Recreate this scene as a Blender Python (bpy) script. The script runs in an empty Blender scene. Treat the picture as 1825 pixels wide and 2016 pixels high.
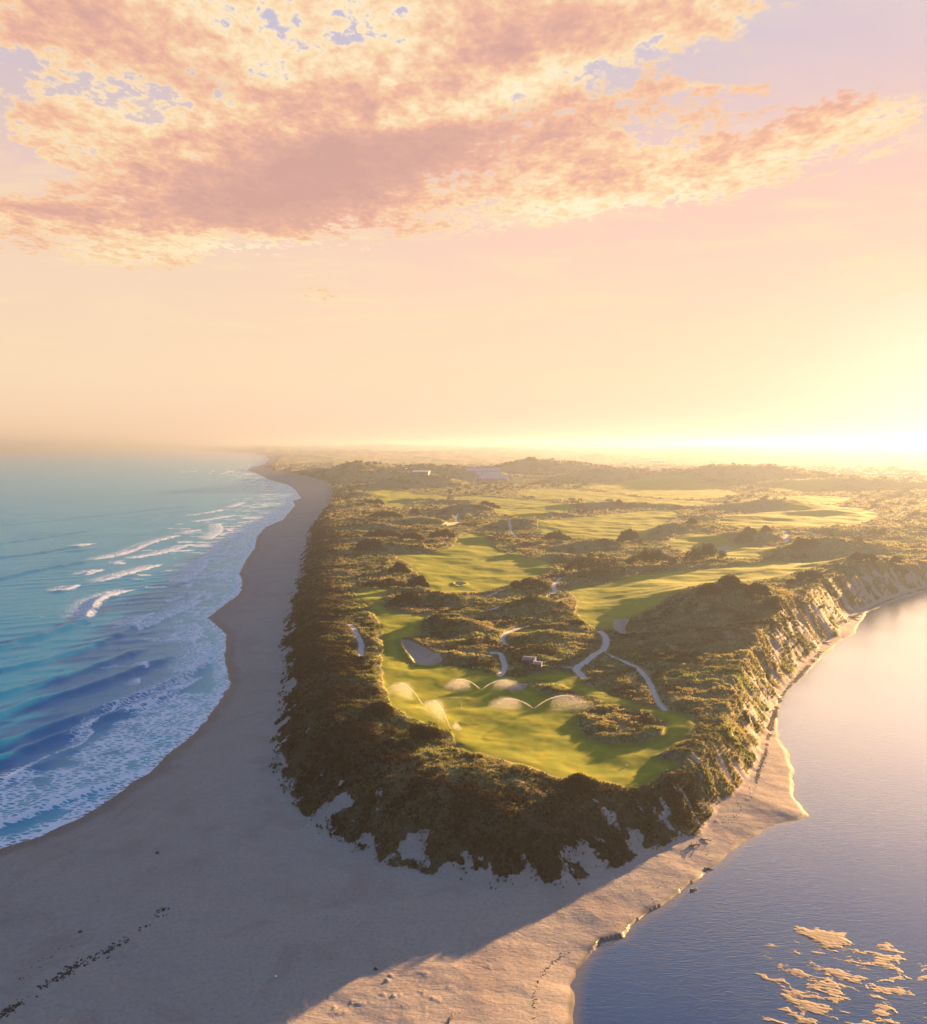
import bpy, bmesh, math, random
import numpy as np
from mathutils import Vector, Matrix

S = bpy.context.scene
COL = S.collection
R = math.radians
random.seed(7)
RNG = np.random.default_rng(7)

# ------------------------------------------------------------------ camera
CAM_H = 75.0
FPX, CX, CY = 1582.0, 912.5, 1008.0          # focal length and centre, in units of an 1825 x 2016 picture
PITCH = math.atan(133.0 / 1582.0)            # looking slightly down
cam_data = bpy.data.cameras.new('camera')
cam = bpy.data.objects.new('camera', cam_data)
COL.objects.link(cam)
cam.location = (0, 0, CAM_H)
cam.rotation_euler = (math.pi / 2 - PITCH, 0, 0)
cam_data.sensor_fit = 'VERTICAL'
cam_data.sensor_height = 24.0
cam_data.sensor_width = 24.0 * 927 / 1024
cam_data.lens = 24.0 * FPX / 2016.0
cam_data.clip_start = 1.0
cam_data.clip_end = 120000.0
S.camera = cam

# ------------------------------------------------------------------ sun
SUN_AZ, SUN_EL = R(42.5), R(6.2)             # azimuth clockwise from the view direction (+Y), elevation
sun_dir = Vector((math.sin(SUN_AZ) * math.cos(SUN_EL), math.cos(SUN_AZ) * math.cos(SUN_EL), math.sin(SUN_EL)))
sd_ = bpy.data.lights.new('sun', 'SUN')
sd_.energy = 5.0
sd_.angle = R(0.5)
sd_.color = (1.0, 0.56, 0.22)
sun = bpy.data.objects.new('sun', sd_)
COL.objects.link(sun)
sun.rotation_euler = (-sun_dir).to_track_quat('-Z', 'Y').to_euler()
sun.location = (300, 300, 400)

# ------------------------------------------------------------------ picture settings
S.render.engine = 'CYCLES'
S.view_settings.view_transform = 'Standard'
S.view_settings.look = 'None'
S.view_settings.exposure = 3.35
S.view_settings.gamma = 1.0
S.view_settings.use_curve_mapping = False
S.cycles.use_denoising = True
S.cycles.use_adaptive_sampling = True
S.cycles.adaptive_threshold = 0.018
S.cycles.adaptive_min_samples = 24
S.cycles.max_bounces = 5
S.cycles.diffuse_bounces = 1
S.cycles.glossy_bounces = 2
S.cycles.transmission_bounces = 2
S.cycles.transparent_max_bounces = 8
S.cycles.volume_bounces = 0
S.cycles.caustics_reflective = False
S.cycles.caustics_refractive = False
S.cycles.sample_clamp_indirect = 4.0


# ------------------------------------------------------------------ node helper
class NT:
    def __init__(self, tree):
        self.t = tree
        tree.nodes.clear()

    def n(self, typ, **kw):
        nd = self.t.nodes.new(typ)
        for k, v in kw.items():
            setattr(nd, k, v)
        return nd

    def link(self, a, b):
        self.t.links.new(a, b)

    def _in(self, sock, v):
        if v is None:
            return
        if isinstance(v, bpy.types.NodeSocket):
            self.link(v, sock)
        else:
            sock.default_value = v

    def math(self, op, a, b=None, c=None, clamp=False):
        nd = self.n('ShaderNodeMath', operation=op, use_clamp=clamp)
        self._in(nd.inputs[0], a); self._in(nd.inputs[1], b); self._in(nd.inputs[2], c)
        return nd.outputs[0]

    def vmath(self, op, a, b=None, scale=None):
        nd = self.n('ShaderNodeVectorMath', operation=op)
        self._in(nd.inputs[0], a); self._in(nd.inputs[1], b)
        if scale is not None:
            self._in(nd.inputs['Scale'], scale)
        return nd.outputs['Value'] if op in ('DOT_PRODUCT', 'LENGTH', 'DISTANCE') else nd.outputs[0]

    def mix(self, fac, a, b, blend='MIX'):
        nd = self.n('ShaderNodeMix', data_type='RGBA', blend_type=blend)
        nd.clamp_factor = True
        self._in(nd.inputs[0], fac); self._in(nd.inputs[6], a); self._in(nd.inputs[7], b)
        return nd.outputs[2]

    def ramp(self, fac, stops, interp='LINEAR'):
        nd = self.n('ShaderNodeValToRGB')
        cr = nd.color_ramp
        cr.interpolation = interp
        while len(cr.elements) < len(stops):
            cr.elements.new(0.5)
        for e, (p, c) in zip(cr.elements, stops):
            e.position = p
            e.color = (*c, 1.0) if len(c) == 3 else c
        self._in(nd.inputs[0], fac)
        return nd.outputs[0]

    def smooth(self, v, a, b, lo=0.0, hi=1.0):
        nd = self.n('ShaderNodeMapRange', interpolation_type='SMOOTHSTEP')
        self._in(nd.inputs[0], v)
        nd.inputs[1].default_value = a; nd.inputs[2].default_value = b
        nd.inputs[3].default_value = lo; nd.inputs[4].default_value = hi
        return nd.outputs[0]

    def noise(self, vec, scale, detail=4.0, rough=0.55, dist=0.0, color=False):
        nd = self.n('ShaderNodeTexNoise')
        self._in(nd.inputs['Vector'], vec)
        nd.inputs['Scale'].default_value = scale
        nd.inputs['Detail'].default_value = detail
        nd.inputs['Roughness'].default_value = rough
        nd.inputs['Distortion'].default_value = dist
        return nd.outputs[1] if color else nd.outputs[0]

    def attr(self, name, typ='GEOMETRY'):
        nd = self.n('ShaderNodeAttribute', attribute_name=name, attribute_type=typ)
        return nd

    def bump(self, height, strength, dist, normal=None):
        nd = self.n('ShaderNodeBump')
        nd.inputs['Strength'].default_value = strength
        nd.inputs['Distance'].default_value = dist
        self._in(nd.inputs['Height'], height)
        self._in(nd.inputs['Normal'], normal)
        return nd.outputs[0]


def U(x, y, z=0.0):
    """A point of the place: the ray through picture position (x, y), met with the level z."""
    dx, dy = (x - CX) / FPX, (y - CY) / FPX
    c, s = math.cos(PITCH), math.sin(PITCH)
    fwd, down = c - dy * s, dy * c + s
    k = (CAM_H - z) / max(down, 1e-4)
    return (dx * k, fwd * k)

# ------------------------------------------------------------------ sky
def ray_dir(x, y):
    dx, dy = (x - CX) / FPX, (y - CY) / FPX
    c, s = math.cos(PITCH), math.sin(PITCH)
    return Vector((dx, c - dy * s, -(dy * c + s))).normalized()


CURV = 0.06
SKY_K = 0.092


def Q(x, y):
    d = ray_dir(x, y)
    return Vector((d.x / (d.z + CURV), d.y / (d.z + CURV)))


def build_world():
    w = bpy.data.worlds.new('World')
    S.world = w
    w.use_nodes = True
    T = NT(w.node_tree)
    gen = T.n('ShaderNodeTexCoord').outputs['Generated']
    sep = T.n('ShaderNodeSeparateXYZ'); T.link(gen, sep.inputs[0])
    dx, dy, dz = sep.outputs
    zc = T.math('MAXIMUM', dz, 0.0)
    # clear sky: daylight model, warmed by a hazy low sun
    sky = T.n('ShaderNodeTexSky', sky_type='NISHITA')
    sky.sun_disc = False
    sky.sun_elevation = SUN_EL
    sky.sun_rotation = SUN_AZ
    sky.altitude = 50
    sky.air_density = 1.0; sky.dust_density = 1.0; sky.ozone_density = 1.5
    nish = T.vmath('MINIMUM', T.vmath('SCALE', sky.outputs[0], scale=0.06), (0.16, 0.12, 0.10))
    el = T.math('MULTIPLY', T.math('ARCSINE', zc), 180 / math.pi / 90)
    grad = T.ramp(el, [(0.0, (0.98, 0.64, 0.47)), (0.05, (1.0, 0.74, 0.48)), (0.11, (1.0, 0.70, 0.49)),
                       (0.17, (0.97, 0.62, 0.50)), (0.23, (0.78, 0.57, 0.57)), (0.30, (0.60, 0.53, 0.68)),
                       (0.42, (0.28, 0.37, 0.72)), (0.65, (0.14, 0.34, 0.74)), (1.0, (0.125, 0.34, 0.75))])
    dusk = T.ramp(el, [(0.0, (0.26, 0.26, 0.44)), (0.12, (0.17, 0.20, 0.40)), (0.3, (0.16, 0.31, 0.64)), (0.65, (0.135, 0.34, 0.74)), (1.0, (0.125, 0.34, 0.75))])
    cs = T.vmath('DOT_PRODUCT', gen, tuple(sun_dir))
    glow = T.math('MULTIPLY', T.math('POWER', T.math('MAXIMUM', cs, 0.0), 30.0), T.smooth(dz, 0.01, 0.24, 1.0, 0.0))
    side = T.smooth(cs, -0.35, 0.2, 0.0, 1.0)
    base = T.mix(side, dusk, grad)
    gl = T.vmath('SCALE', (1.0, 0.90, 0.74), scale=T.math('MULTIPLY', glow, 0.75))
    warm = T.vmath('ADD', base, gl)
    warm = T.vmath('SCALE', warm, scale=SKY_K)
    base = T.mix(0.92, nish, warm)
    # cloud layer on a plane overhead
    inv = T.math('DIVIDE', 1.0, T.math('ADD', zc, CURV))
    comb = T.n('ShaderNodeCombineXYZ')
    T.link(T.math('MULTIPLY', dx, inv), comb.inputs[0]); T.link(T.math('MULTIPLY', dy, inv), comb.inputs[1])
    comb.inputs[2].default_value = 1.0
    p0 = comb.outputs[0]
    wn = T.vmath('SUBTRACT', T.noise(p0, 2.2, 5, 0.6, color=True), (0.5, 0.5, 0.5))
    wn = T.vmath('MULTIPLY', wn, (0.30, 0.42, 0.0))
    p = T.vmath('ADD', p0, wn)

    def blobs(lst):
        acc = None
        for (ax, ay, bx, by, wx, wy, amp) in lst:
            A, B, W = Q(ax, ay), Q(bx, by), Q(wx, wy)
            c = (A + B) / 2
            u = (B - A) / 2
            v = W - c
            v = v - u * (v.dot(u) / u.length_squared)
            us, vs = u / u.length_squared, v / v.length_squared
            s = T.vmath('DOT_PRODUCT', p, (us.x, us.y, -us.dot(c)))
            t = T.vmath('DOT_PRODUCT', p, (vs.x, vs.y, -vs.dot(c)))
            r2 = T.math('MULTIPLY_ADD', s, s, T.math('MULTIPLY', t, t))
            g = T.math('MULTIPLY', T.math('POWER', 2.718, T.math('MULTIPLY', r2, -0.9)), amp)
            acc = g if acc is None else T.math('ADD', acc, g)
        return acc

    cover = blobs([
        (180, 430, 1180, 190, 730, 400, 0.80),          # long bank from the left up to the right
        (300, 440, 860, 450, 600, 490, 0.45),
        (-60, 405, 260, 440, 100, 448, 0.52),
        (520, 235, 1400, 0, 960, 170, 0.66),            # upper bank
        (700, 60, 1420, -60, 1050, 90, 0.50),
        (150, 60, 760, 190, 430, 210, 0.52),
        (-60, 20, 300, 80, 100, 150, 0.62),
        (200, -40, 900, -30, 500, 50, 0.50),
        (-60, 240, 440, 265, 190, 310, 0.52),
        (80, 305, 260, 370, 160, 350, 0.30),
        (-60, 490, 480, 505, 210, 530, 0.46),
        (880, 425, 1500, 330, 1150, 445, 0.62),         # bright rippled band
        (1280, 350, 1900, 170, 1580, 312, 0.68),
        (1000, 290, 1270, 260, 1130, 335, 0.28),
        (1180, 195, 1520, 172, 1350, 196, 0.28),
        (950, 560, 1420, 530, 1200, 566, 0.28),
        (300, 590, 900, 565, 640, 615, 0.22),
        (1620, 522, 1780, 498, 1700, 520, 0.34),
        (1640, 330, 1830, 268, 1730, 314, 0.26),
        (1280, 70, 1480, 40, 1400, 80, 0.22),
    ])
    shade = blobs([
        (250, 430, 1150, 225, 720, 405, 1.20),
        (420, 435, 820, 455, 600, 484, 0.50),
        (0, 405, 230, 435, 110, 435, 0.55),
        (260, 120, 560, 200, 400, 190, 0.42),
        (-40, 20, 260, 80, 80, 110, 0.60),
        (940, 70, 1150, 35, 1040, 95, 0.40),
        (1200, 45, 1330, 25, 1260, 62, 0.35),
        (0, 215, 120, 235, 60, 245, 0.30),
        (0, 475, 120, 485, 60, 500, 0.35),
        (1420, 275, 1880, 125, 1640, 235, 0.55),
        (640, 250, 1290, 120, 965, 215, -0.75),         # sunlit lower rim of the upper bank
        (900, 450, 1480, 360, 1200, 432, -0.30),
        (260, 480, 900, 505, 600, 512, -0.55),
    ])
    # the same broken cover carries on over the rest of the sky
    rear = T.smooth(T.vmath('DOT_PRODUCT', gen, (0, 1, 0)), -0.2, 0.62, 1.0, 0.0)
    more = T.math('MULTIPLY', rear, T.smooth(T.noise(p0, 0.8, 3, 0.5), 0.45, 0.75, 0.0, 0.6))
    cover = T.math('ADD', cover, more)
    shade = T.math('ADD', shade, more)
    aniso = T.n('ShaderNodeMapping'); bank = Q(1180, 190) - Q(200, 430)
    aniso.inputs['Rotation'].default_value = (0, 0, -0.45 * math.atan2(bank.y, bank.x)); aniso.inputs['Scale'].default_value = (0.92, 0.66, 1.0)
    T.link(p0, aniso.inputs[0])
    pa = aniso.outputs[0]
    n1 = T.math('SUBTRACT', T.noise(pa, 3.6, 7, 0.6, 0.3), 0.5)
    n2 = T.math('SUBTRACT', T.noise(pa, 14.0, 5, 0.6, 0.3), 0.5)
    n3 = T.math('SUBTRACT', T.noise(pa, 42.0, 3, 0.6, 0.2), 0.5)
    nn = T.math('ADD', T.math('MULTIPLY', n1, 1.5), T.math('ADD', T.math('MULTIPLY', n2, 1.2), T.math('MULTIPLY', n3, 0.75)))
    d = T.math('ADD', T.math('SUBTRACT', cover, 0.31), T.math('MULTIPLY', nn, T.math('MULTIPLY', T.smooth(cover, 0.0, 0.6, 0.55, 1.0), T.smooth(shade, 0.5, 1.3, 1.0, 0.55))))
    alpha = T.smooth(d, -0.01, 0.16)
    sh = T.math('ADD', T.math('MULTIPLY', shade, 0.78), T.math('MULTIPLY', T.math('SUBTRACT', d, 0.22), 0.50))
    damp = T.smooth(shade, 0.4, 1.2, 1.0, 0.45)
    sh = T.math('ADD', sh, T.math('MULTIPLY', damp, T.math('ADD', T.math('ADD', T.math('MULTIPLY', n2, 1.0), T.math('MULTIPLY', n3, 0.5)), T.math('MULTIPLY', n1, 0.9))))
    ccol = T.ramp(T.math('MULTIPLY_ADD', sh, 0.68, 0.30, clamp=True),
                  [(0.0, (1.20, 1.02, 0.74)), (0.22, (1.10, 0.88, 0.56)), (0.36, (1.04, 0.74, 0.44)), (0.48, (1.0, 0.61, 0.38)), (0.60, (0.93, 0.51, 0.36)),
                   (0.76, (0.80, 0.44, 0.35)), (1.0, (0.70, 0.39, 0.335))])
    ccol = T.mix(T.smooth(cs, -0.3, 0.25), (0.15, 0.16, 0.27, 1), ccol)
    ccol = T.vmath('SCALE', ccol, scale=SKY_K)
    st = T.n('ShaderNodeMapping'); st.inputs['Rotation'].default_value = (0, 0, R(6)); st.inputs['Scale'].default_value = (0.55, 1.0, 1.0)
    T.link(p0, st.inputs[0])
    wisp = T.smooth(T.noise(st.outputs[0], 2.6, 7, 0.62, 0.5), 0.46, 0.70, 0.0, 1.0)
    wisp = T.math('MULTIPLY', wisp, T.math('MULTIPLY', T.smooth(dz, 0.06, 0.17), T.smooth(dz, 0.24, 0.40, 0.75, 0.2)))
    wcol = T.vmath('SCALE', T.mix(side, (0.3, 0.3, 0.4, 1), (1.06, 0.82, 0.52, 1)), scale=SKY_K)
    base = T.mix(wisp, base, wcol)
    fade = T.smooth(dz, 0.03, 0.14)
    dim = T.smooth(dz, 0.46, 0.8, 1.0, 0.18)
    ccol = T.vmath('SCALE', ccol, scale=dim)
    col = T.mix(T.math('MULTIPLY', T.math('MULTIPLY', alpha, fade), 0.93), base, ccol)
    # below the horizon: dull ground tone
    col = T.mix(T.smooth(dz, -0.05, -0.005, 1.0, 0.0), col, (0.05, 0.035, 0.025, 1))
    bg = T.n('ShaderNodeBackground')
    T.link(col, bg.inputs[0]); bg.inputs[1].default_value = 1.0
    out = T.n('ShaderNodeOutputWorld'); T.link(bg.outputs[0], out.inputs[0])
    w.cycles.sampling_method = 'NONE'


build_world()

# ------------------------------------------------------------------ noise and distance fields
_ga = RNG.random(4096) * 2 * np.pi
_GX, _GY = np.cos(_ga), np.sin(_ga)


def perlin(x, y, seed=0):
    xf, yf = np.floor(x), np.floor(y)
    xi, yi = xf.astype(np.int64), yf.astype(np.int64)
    fx, fy = x - xf, y - yf
    u = fx * fx * fx * (fx * (fx * 6 - 15) + 10)
    v = fy * fy * fy * (fy * (fy * 6 - 15) + 10)

    def g(i, j, ddx, ddy):
        h = (i * 374761393 + j * 668265263 + seed * 974634777) & 0xffffffff
        h = ((h ^ (h >> 13)) * 1274126177) & 0xffffffff
        h = (h ^ (h >> 16)) & 4095
        return _GX[h] * ddx + _GY[h] * ddy
    a = g(xi, yi, fx, fy); b = g(xi + 1, yi, fx - 1, fy)
    c = g(xi, yi + 1, fx, fy - 1); d = g(xi + 1, yi + 1, fx - 1, fy - 1)
    return ((a + u * (b - a)) * (1 - v) + (c + u * (d - c)) * v) * 1.5


def fbm(x, y, octaves=4, gain=0.5, seed=0):
    s, a = 0.0, 1.0
    for o in range(octaves):
        s = s + a * perlin(x, y, seed + o * 17)
        x, y, a = x * 2.03 + 3.1, y * 2.03 - 1.7, a * gain
    return s


def ridged(x, y, octaves=3, seed=0):
    s, a = 0.0, 1.0
    for o in range(octaves):
        s = s + a * (1 - np.abs(perlin(x, y, seed + o * 13)) * 2)
        x, y, a = x * 2.1 + 5.3, y * 2.1 + 1.9, a * 0.5
    return s


def seg_dist2(X, Y, a, b):
    dx, dy = b[0] - a[0], b[1] - a[1]
    L = dx * dx + dy * dy + 1e-12
    t = np.clip(((X - a[0]) * dx + (Y - a[1]) * dy) / L, 0, 1)
    return (X - a[0] - t * dx) ** 2 + (Y - a[1] - t * dy) ** 2


def line_dist(X, Y, pts):
    d = np.full(X.shape, 1e18)
    for a, b in zip(pts[:-1], pts[1:]):
        np.minimum(d, seg_dist2(X, Y, a, b), out=d)
    return np.sqrt(d)


def poly_sd(X, Y, pts):
    """Signed distance to a closed outline, positive inside."""
    d = np.full(X.shape, 1e18)
    ins = np.zeros(X.shape, bool)
    n = len(pts)
    for i in range(n):
        a, b = pts[i], pts[(i + 1) % n]
        np.minimum(d, seg_dist2(X, Y, a, b), out=d)
        cond = (a[1] > Y) != (b[1] > Y)
        if a[1] != b[1]:
            xc = (b[0] - a[0]) * (Y - a[1]) / (b[1] - a[1]) + a[0]
            ins ^= cond & (X < xc)
    d = np.sqrt(d)
    return np.where(ins, d, -d)


def local(fn, X, Y, pts, margin, far):
    """fn(X, Y, pts) near the outline, 'far' elsewhere."""
    xs = [q[0] for q in pts]; ys = [q[1] for q in pts]
    m = (X > min(xs) - margin) & (X < max(xs) + margin) & (Y > min(ys) - margin) & (Y < max(ys) + margin)
    out = np.full(X.shape, far)
    if m.any():
        out[m] = fn(X[m], Y[m], pts)
    return out


def chaikin(pts, closed=False, it=2):
    for _ in range(it):
        q = []
        n = len(pts)
        rng = range(n if closed else n - 1)
        if not closed:
            q.append(pts[0])
        for i in rng:
            a, b = pts[i], pts[(i + 1) % n]
            q.append((0.75 * a[0] + 0.25 * b[0], 0.75 * a[1] + 0.25 * b[1]))
            q.append((0.25 * a[0] + 0.75 * b[0], 0.25 * a[1] + 0.75 * b[1]))
        if not closed:
            q.append(pts[-1])
        pts = q
    return pts


def smin(a, b, k):
    h = np.clip(0.5 + 0.5 * (b - a) / k, 0, 1)
    return b + (a - b) * h - k * h * (1 - h)


def sstep(v, a, b):
    t = np.clip((v - a) / (b - a), 0, 1)
    return t * t * (3 - 2 * t)


# ------------------------------------------------------------------ plan of the place
G0 = 8.2                                             # general level of the links


def UL(lst, z):
    return [U(x, y, z) for x, y in lst]


SHORE = UL([(-800, 2050), (-400, 1850), (-150, 1735), (0, 1668), (69, 1647), (138, 1618), (190, 1589), (242, 1552), (290, 1521),
            (321, 1490), (376, 1447), (407, 1411), (428, 1383), (449, 1347), (445, 1328), (438, 1287), (443, 1252), (428, 1235),
            (406, 1217), (424, 1202), (468, 1171), (476, 1143), (468, 1130), (483, 1102), (500, 1078), (504, 1057), (521, 1038),
            (556, 1023), (580, 995), (575, 986), (592, 981), (580, 964), (566, 954), (531, 945), (518, 938), (487, 926), (493, 921),
            (518, 914), (530, 904), (521, 897), (483, 892), (397, 887), (242, 883), (104, 880.5), (-200, 879)], 0)
OCEAN = SHORE + [(-90000, SHORE[-1][1]), (-90000, -300), (SHORE[0][0], -300)]
ESH = UL([(3000, 1085), (2400, 1095), (2050, 1125), (1900, 1148), (1825, 1167), (1766, 1184), (1708, 1205), (1705, 1213), (1689, 1234), (1688, 1246), (1655, 1263),
          (1628, 1287), (1607, 1308), (1576, 1337), (1549, 1358), (1536, 1382), (1532, 1406), (1536, 1455), (1552, 1483), (1562, 1515),
          (1564, 1563), (1580, 1587), (1591, 1606), (1574, 1614), (1534, 1624), (1506, 1636), (1470, 1656), (1425, 1692), (1395, 1712),
          (1378, 1731), (1343, 1754), (1319, 1774), (1279, 1796), (1245, 1820), (1225, 1845), (1181, 1855), (1161, 1880), (1141, 1909),
          (1129, 1944), (1126, 1983), (1126, 2015), (1130, 2150), (1150, 2500)], 0)
ESTUARY = ESH + [(ESH[-1][0], -300), (6000, -300), (6000, ESH[0][1])]
SCARP = UL([(1378, 1731), (1343, 1754), (1319, 1774), (1279, 1796), (1245, 1820), (1225, 1845), (1183, 1854)], 0)
TOE = UL([(-200, 878.6), (100, 879.8), (240, 882), (400, 885.5), (490, 890.5), (532, 897), (544, 905), (530, 916),
          (518, 923), (534, 930), (572, 937), (605, 946), (630, 952), (643, 963), (643, 978), (636, 997), (625, 1017), (605, 1044),
          (595, 1080), (585, 1120), (570, 1175), (556, 1220), (549, 1260), (545, 1330), (543, 1400), (532, 1450), (528, 1500), (545, 1556),
          (600, 1608), (660, 1655), (740, 1695), (830, 1722), (920, 1738), (1010, 1745), (1100, 1740), (1200, 1708), (1300, 1667), (1395, 1622),
          (1437, 1571), (1465, 1531), (1488, 1495), (1502, 1443), (1510, 1419), (1518, 1395), (1528, 1370), (1542, 1342), (1570, 1314),
          (1598, 1282), (1618, 1262), (1650, 1245), (1663, 1224), (1671, 1205), (1697, 1193), (1726, 1179), (1766, 1166), (1792, 1158),
          (1825, 1151), (1900, 1133), (2050, 1112), (2400, 1085), (3000, 1078)], 2.0)
DUNES = TOE + [(90000, TOE[-1][1]), (90000, 90000), (-90000, 90000), (-90000, TOE[0][1])]

# level control points: picture position and height above the sea
CTRL = [
    (908, 1394, 8.3), (820, 1360, 8.5), (775, 1300, 8.6), (1000, 1345, 8.5), (1000, 1450, 8.1), (1120, 1500, 7.8), (1230, 1520, 7.6),
    (1310, 1500, 8.3), (1200, 1440, 8.0), (1340, 1440, 8.8), (1280, 1395, 8.6), (1150, 1350, 8.6), (1090, 1330, 8.6), (1000, 1500, 8.6),
    (900, 1490, 9.0), (820, 1450, 9.6), (740, 1400, 10.5), (690, 1330, 10.6), (690, 1250, 10.3), (650, 1200, 10.5), (680, 1120, 11.1),
    (700, 1050, 11.1), (700, 1000, 10.3), (620, 1350, 9.1), (640, 1440, 9.9), (720, 1500, 9.6), (820, 1540, 9.1), (930, 1560, 8.5),
    (1060, 1560, 8.1), (1180, 1570, 8.0), (1280, 1560, 8.3), (1360, 1510, 8.8), (900, 1120, 7.8), (850, 1150, 8.0), (1000, 1110, 7.8),
    (930, 1060, 8.1), (1200, 1180, 8.5), (1150, 1215, 8.5), (1400, 1140, 8.3), (1600, 1110, 8.2), (1050, 1270, 9.0), (900, 1240, 9.1),
    (850, 1190, 9.0), (1060, 1200, 9.0), (1000, 1180, 8.8), (760, 1200, 9.3), (1440, 1146, 20.7), (1405, 1163, 18.7), (1350, 1192, 14.7),
    (1300, 1215, 10.3), (1250, 1240, 9.1), (1483, 1198, 15.6), (1490, 1225, 14.2), (1493, 1278, 12.0), (1470, 1300, 11.6), (1470, 1334, 11.0),
    (1460, 1390, 9.8), (1450, 1430, 9.0), (1400, 1350, 9.8), (1420, 1290, 10.8), (1400, 1230, 12.1), (1330, 1300, 9.3), (1290, 1330, 8.8),
    (1370, 1400, 9.3), (1230, 1280, 9.0), (1400, 1440, 9.1), (1530, 1165, 15.0), (1590, 1140, 13.5), (1650, 1115, 14.5), (1700, 1098, 16.0),
    (1765, 1110, 12.5), (1900, 1100, 10.0), (1200, 1030, 8.2), (1500, 1030, 8.2), (1700, 1030, 8.2), (900, 980, 8.2), (760, 975, 8.6),
    (1200, 970, 8.2), (1500, 985, 8.2), (1750, 985, 8.2), (1900, 1050, 8.6),
]
_cp = np.array([(*U(x, y, z), z) for x, y, z in CTRL])
_c2 = 7.0 ** 2


def _phi(dx, dy):
    return np.sqrt(dx * dx + dy * dy + _c2)


_A = _phi(_cp[:, None, 0] - _cp[None, :, 0], _cp[:, None, 1] - _cp[None, :, 1])
_W = np.linalg.solve(_A - np.eye(len(_cp)) * 1.5, _cp[:, 2] - G0)

# (picture x, picture y, height, half width x, half width y in metres, turn)
MOUNDS = [
    (1208, 1428, 0.35, 10, 6, -8), (1075, 1358, 0.9, 8, 3.2, -18), (1060, 1203, 4.4, 13, 9, 10), (890, 1240, 3.0, 13, 8, -10),
    (875, 1189, 2.4, 22, 6, 0), (1104, 1100, 3.6, 15, 7, 5), (1170, 1076, 5.5, 18, 9, 0), (1340, 1045, 6.5, 36, 14, 35), (1478, 1060, 6.5, 28, 18, 0),
    (1640, 1085, 8.5, 34, 16, 0), (923, 1011, 9.0, 24, 18, 0), (1036, 1036, 6.0, 24, 18, 20), (1008, 1096, 2.6, 8, 5, 0), (950, 1064, 3.5, 18, 8, 10),
    (790, 1090, 4.6, 30, 7, 5), (745, 1048, 4.5, 28, 9, 0), (830, 1034, 4.5, 20, 8, 0), (712, 978, 6.0, 36, 22, 0), (650, 1100, 2.5, 8, 22, 0),
    (1150, 1000, 4.0, 50, 10, 5), (1270, 1000, 4.5, 60, 12, -5), (1090, 1016, 3.0, 30, 8, 0), (1520, 1000, 9.0, 50, 22, 5), (1625, 1012, 5.0, 30, 14, 0),
    (835, 990, 4.5, 36, 12, 0), (895, 993, 4.0, 40, 12, 0), (1290, 1318, 0.8, 14, 10, 0), (1120, 1300, 1.2, 14, 8, 0), (1095, 1262, 1.6, 14, 6, -12), (950, 1290, 1.6, 12, 5, 0),
    (885, 1300, 1.3, 7, 3, -20), (1065, 1120, 2.0, 9, 5, 0), (1175, 1130, 3.2, 14, 8, 0), (1290, 1118, 2.2, 18, 7, 0), (1395, 1106, 2.0, 15, 7, 0),
    (1700, 1050, 4.0, 60, 30, 0), (1450, 1020, 3.0, 60, 16, 0),
    # hills farther inland
    (828, 958, 20, 62, 40, 0), (800, 950, 10, 60, 40, 0), (680, 946, 26, 130, 90, 0), (740, 942, 18, 120, 90, 0), (590, 936, 8, 120, 150, 0), (950, 947, 8, 90, 60, 0), (890, 945, 13, 80, 70, 0),
    (1010, 940, 20, 130, 80, 0), (1110, 938, 24, 150, 80, 0), (1190, 945, 12, 100, 60, 0), (1300, 946, 12, 150, 60, 0), (1440, 950, 15, 160, 70, 0), (1510, 952, 17, 150, 70, 0),
    (1640, 960, 9, 160, 60, 0), (1760, 962, 8, 160, 60, 0), (1860, 975, 6, 120, 50, 0),
]
_MND = [(*U(x, y, G0), h, rx, ry, R(t)) for x, y, h, rx, ry, t in MOUNDS]

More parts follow.
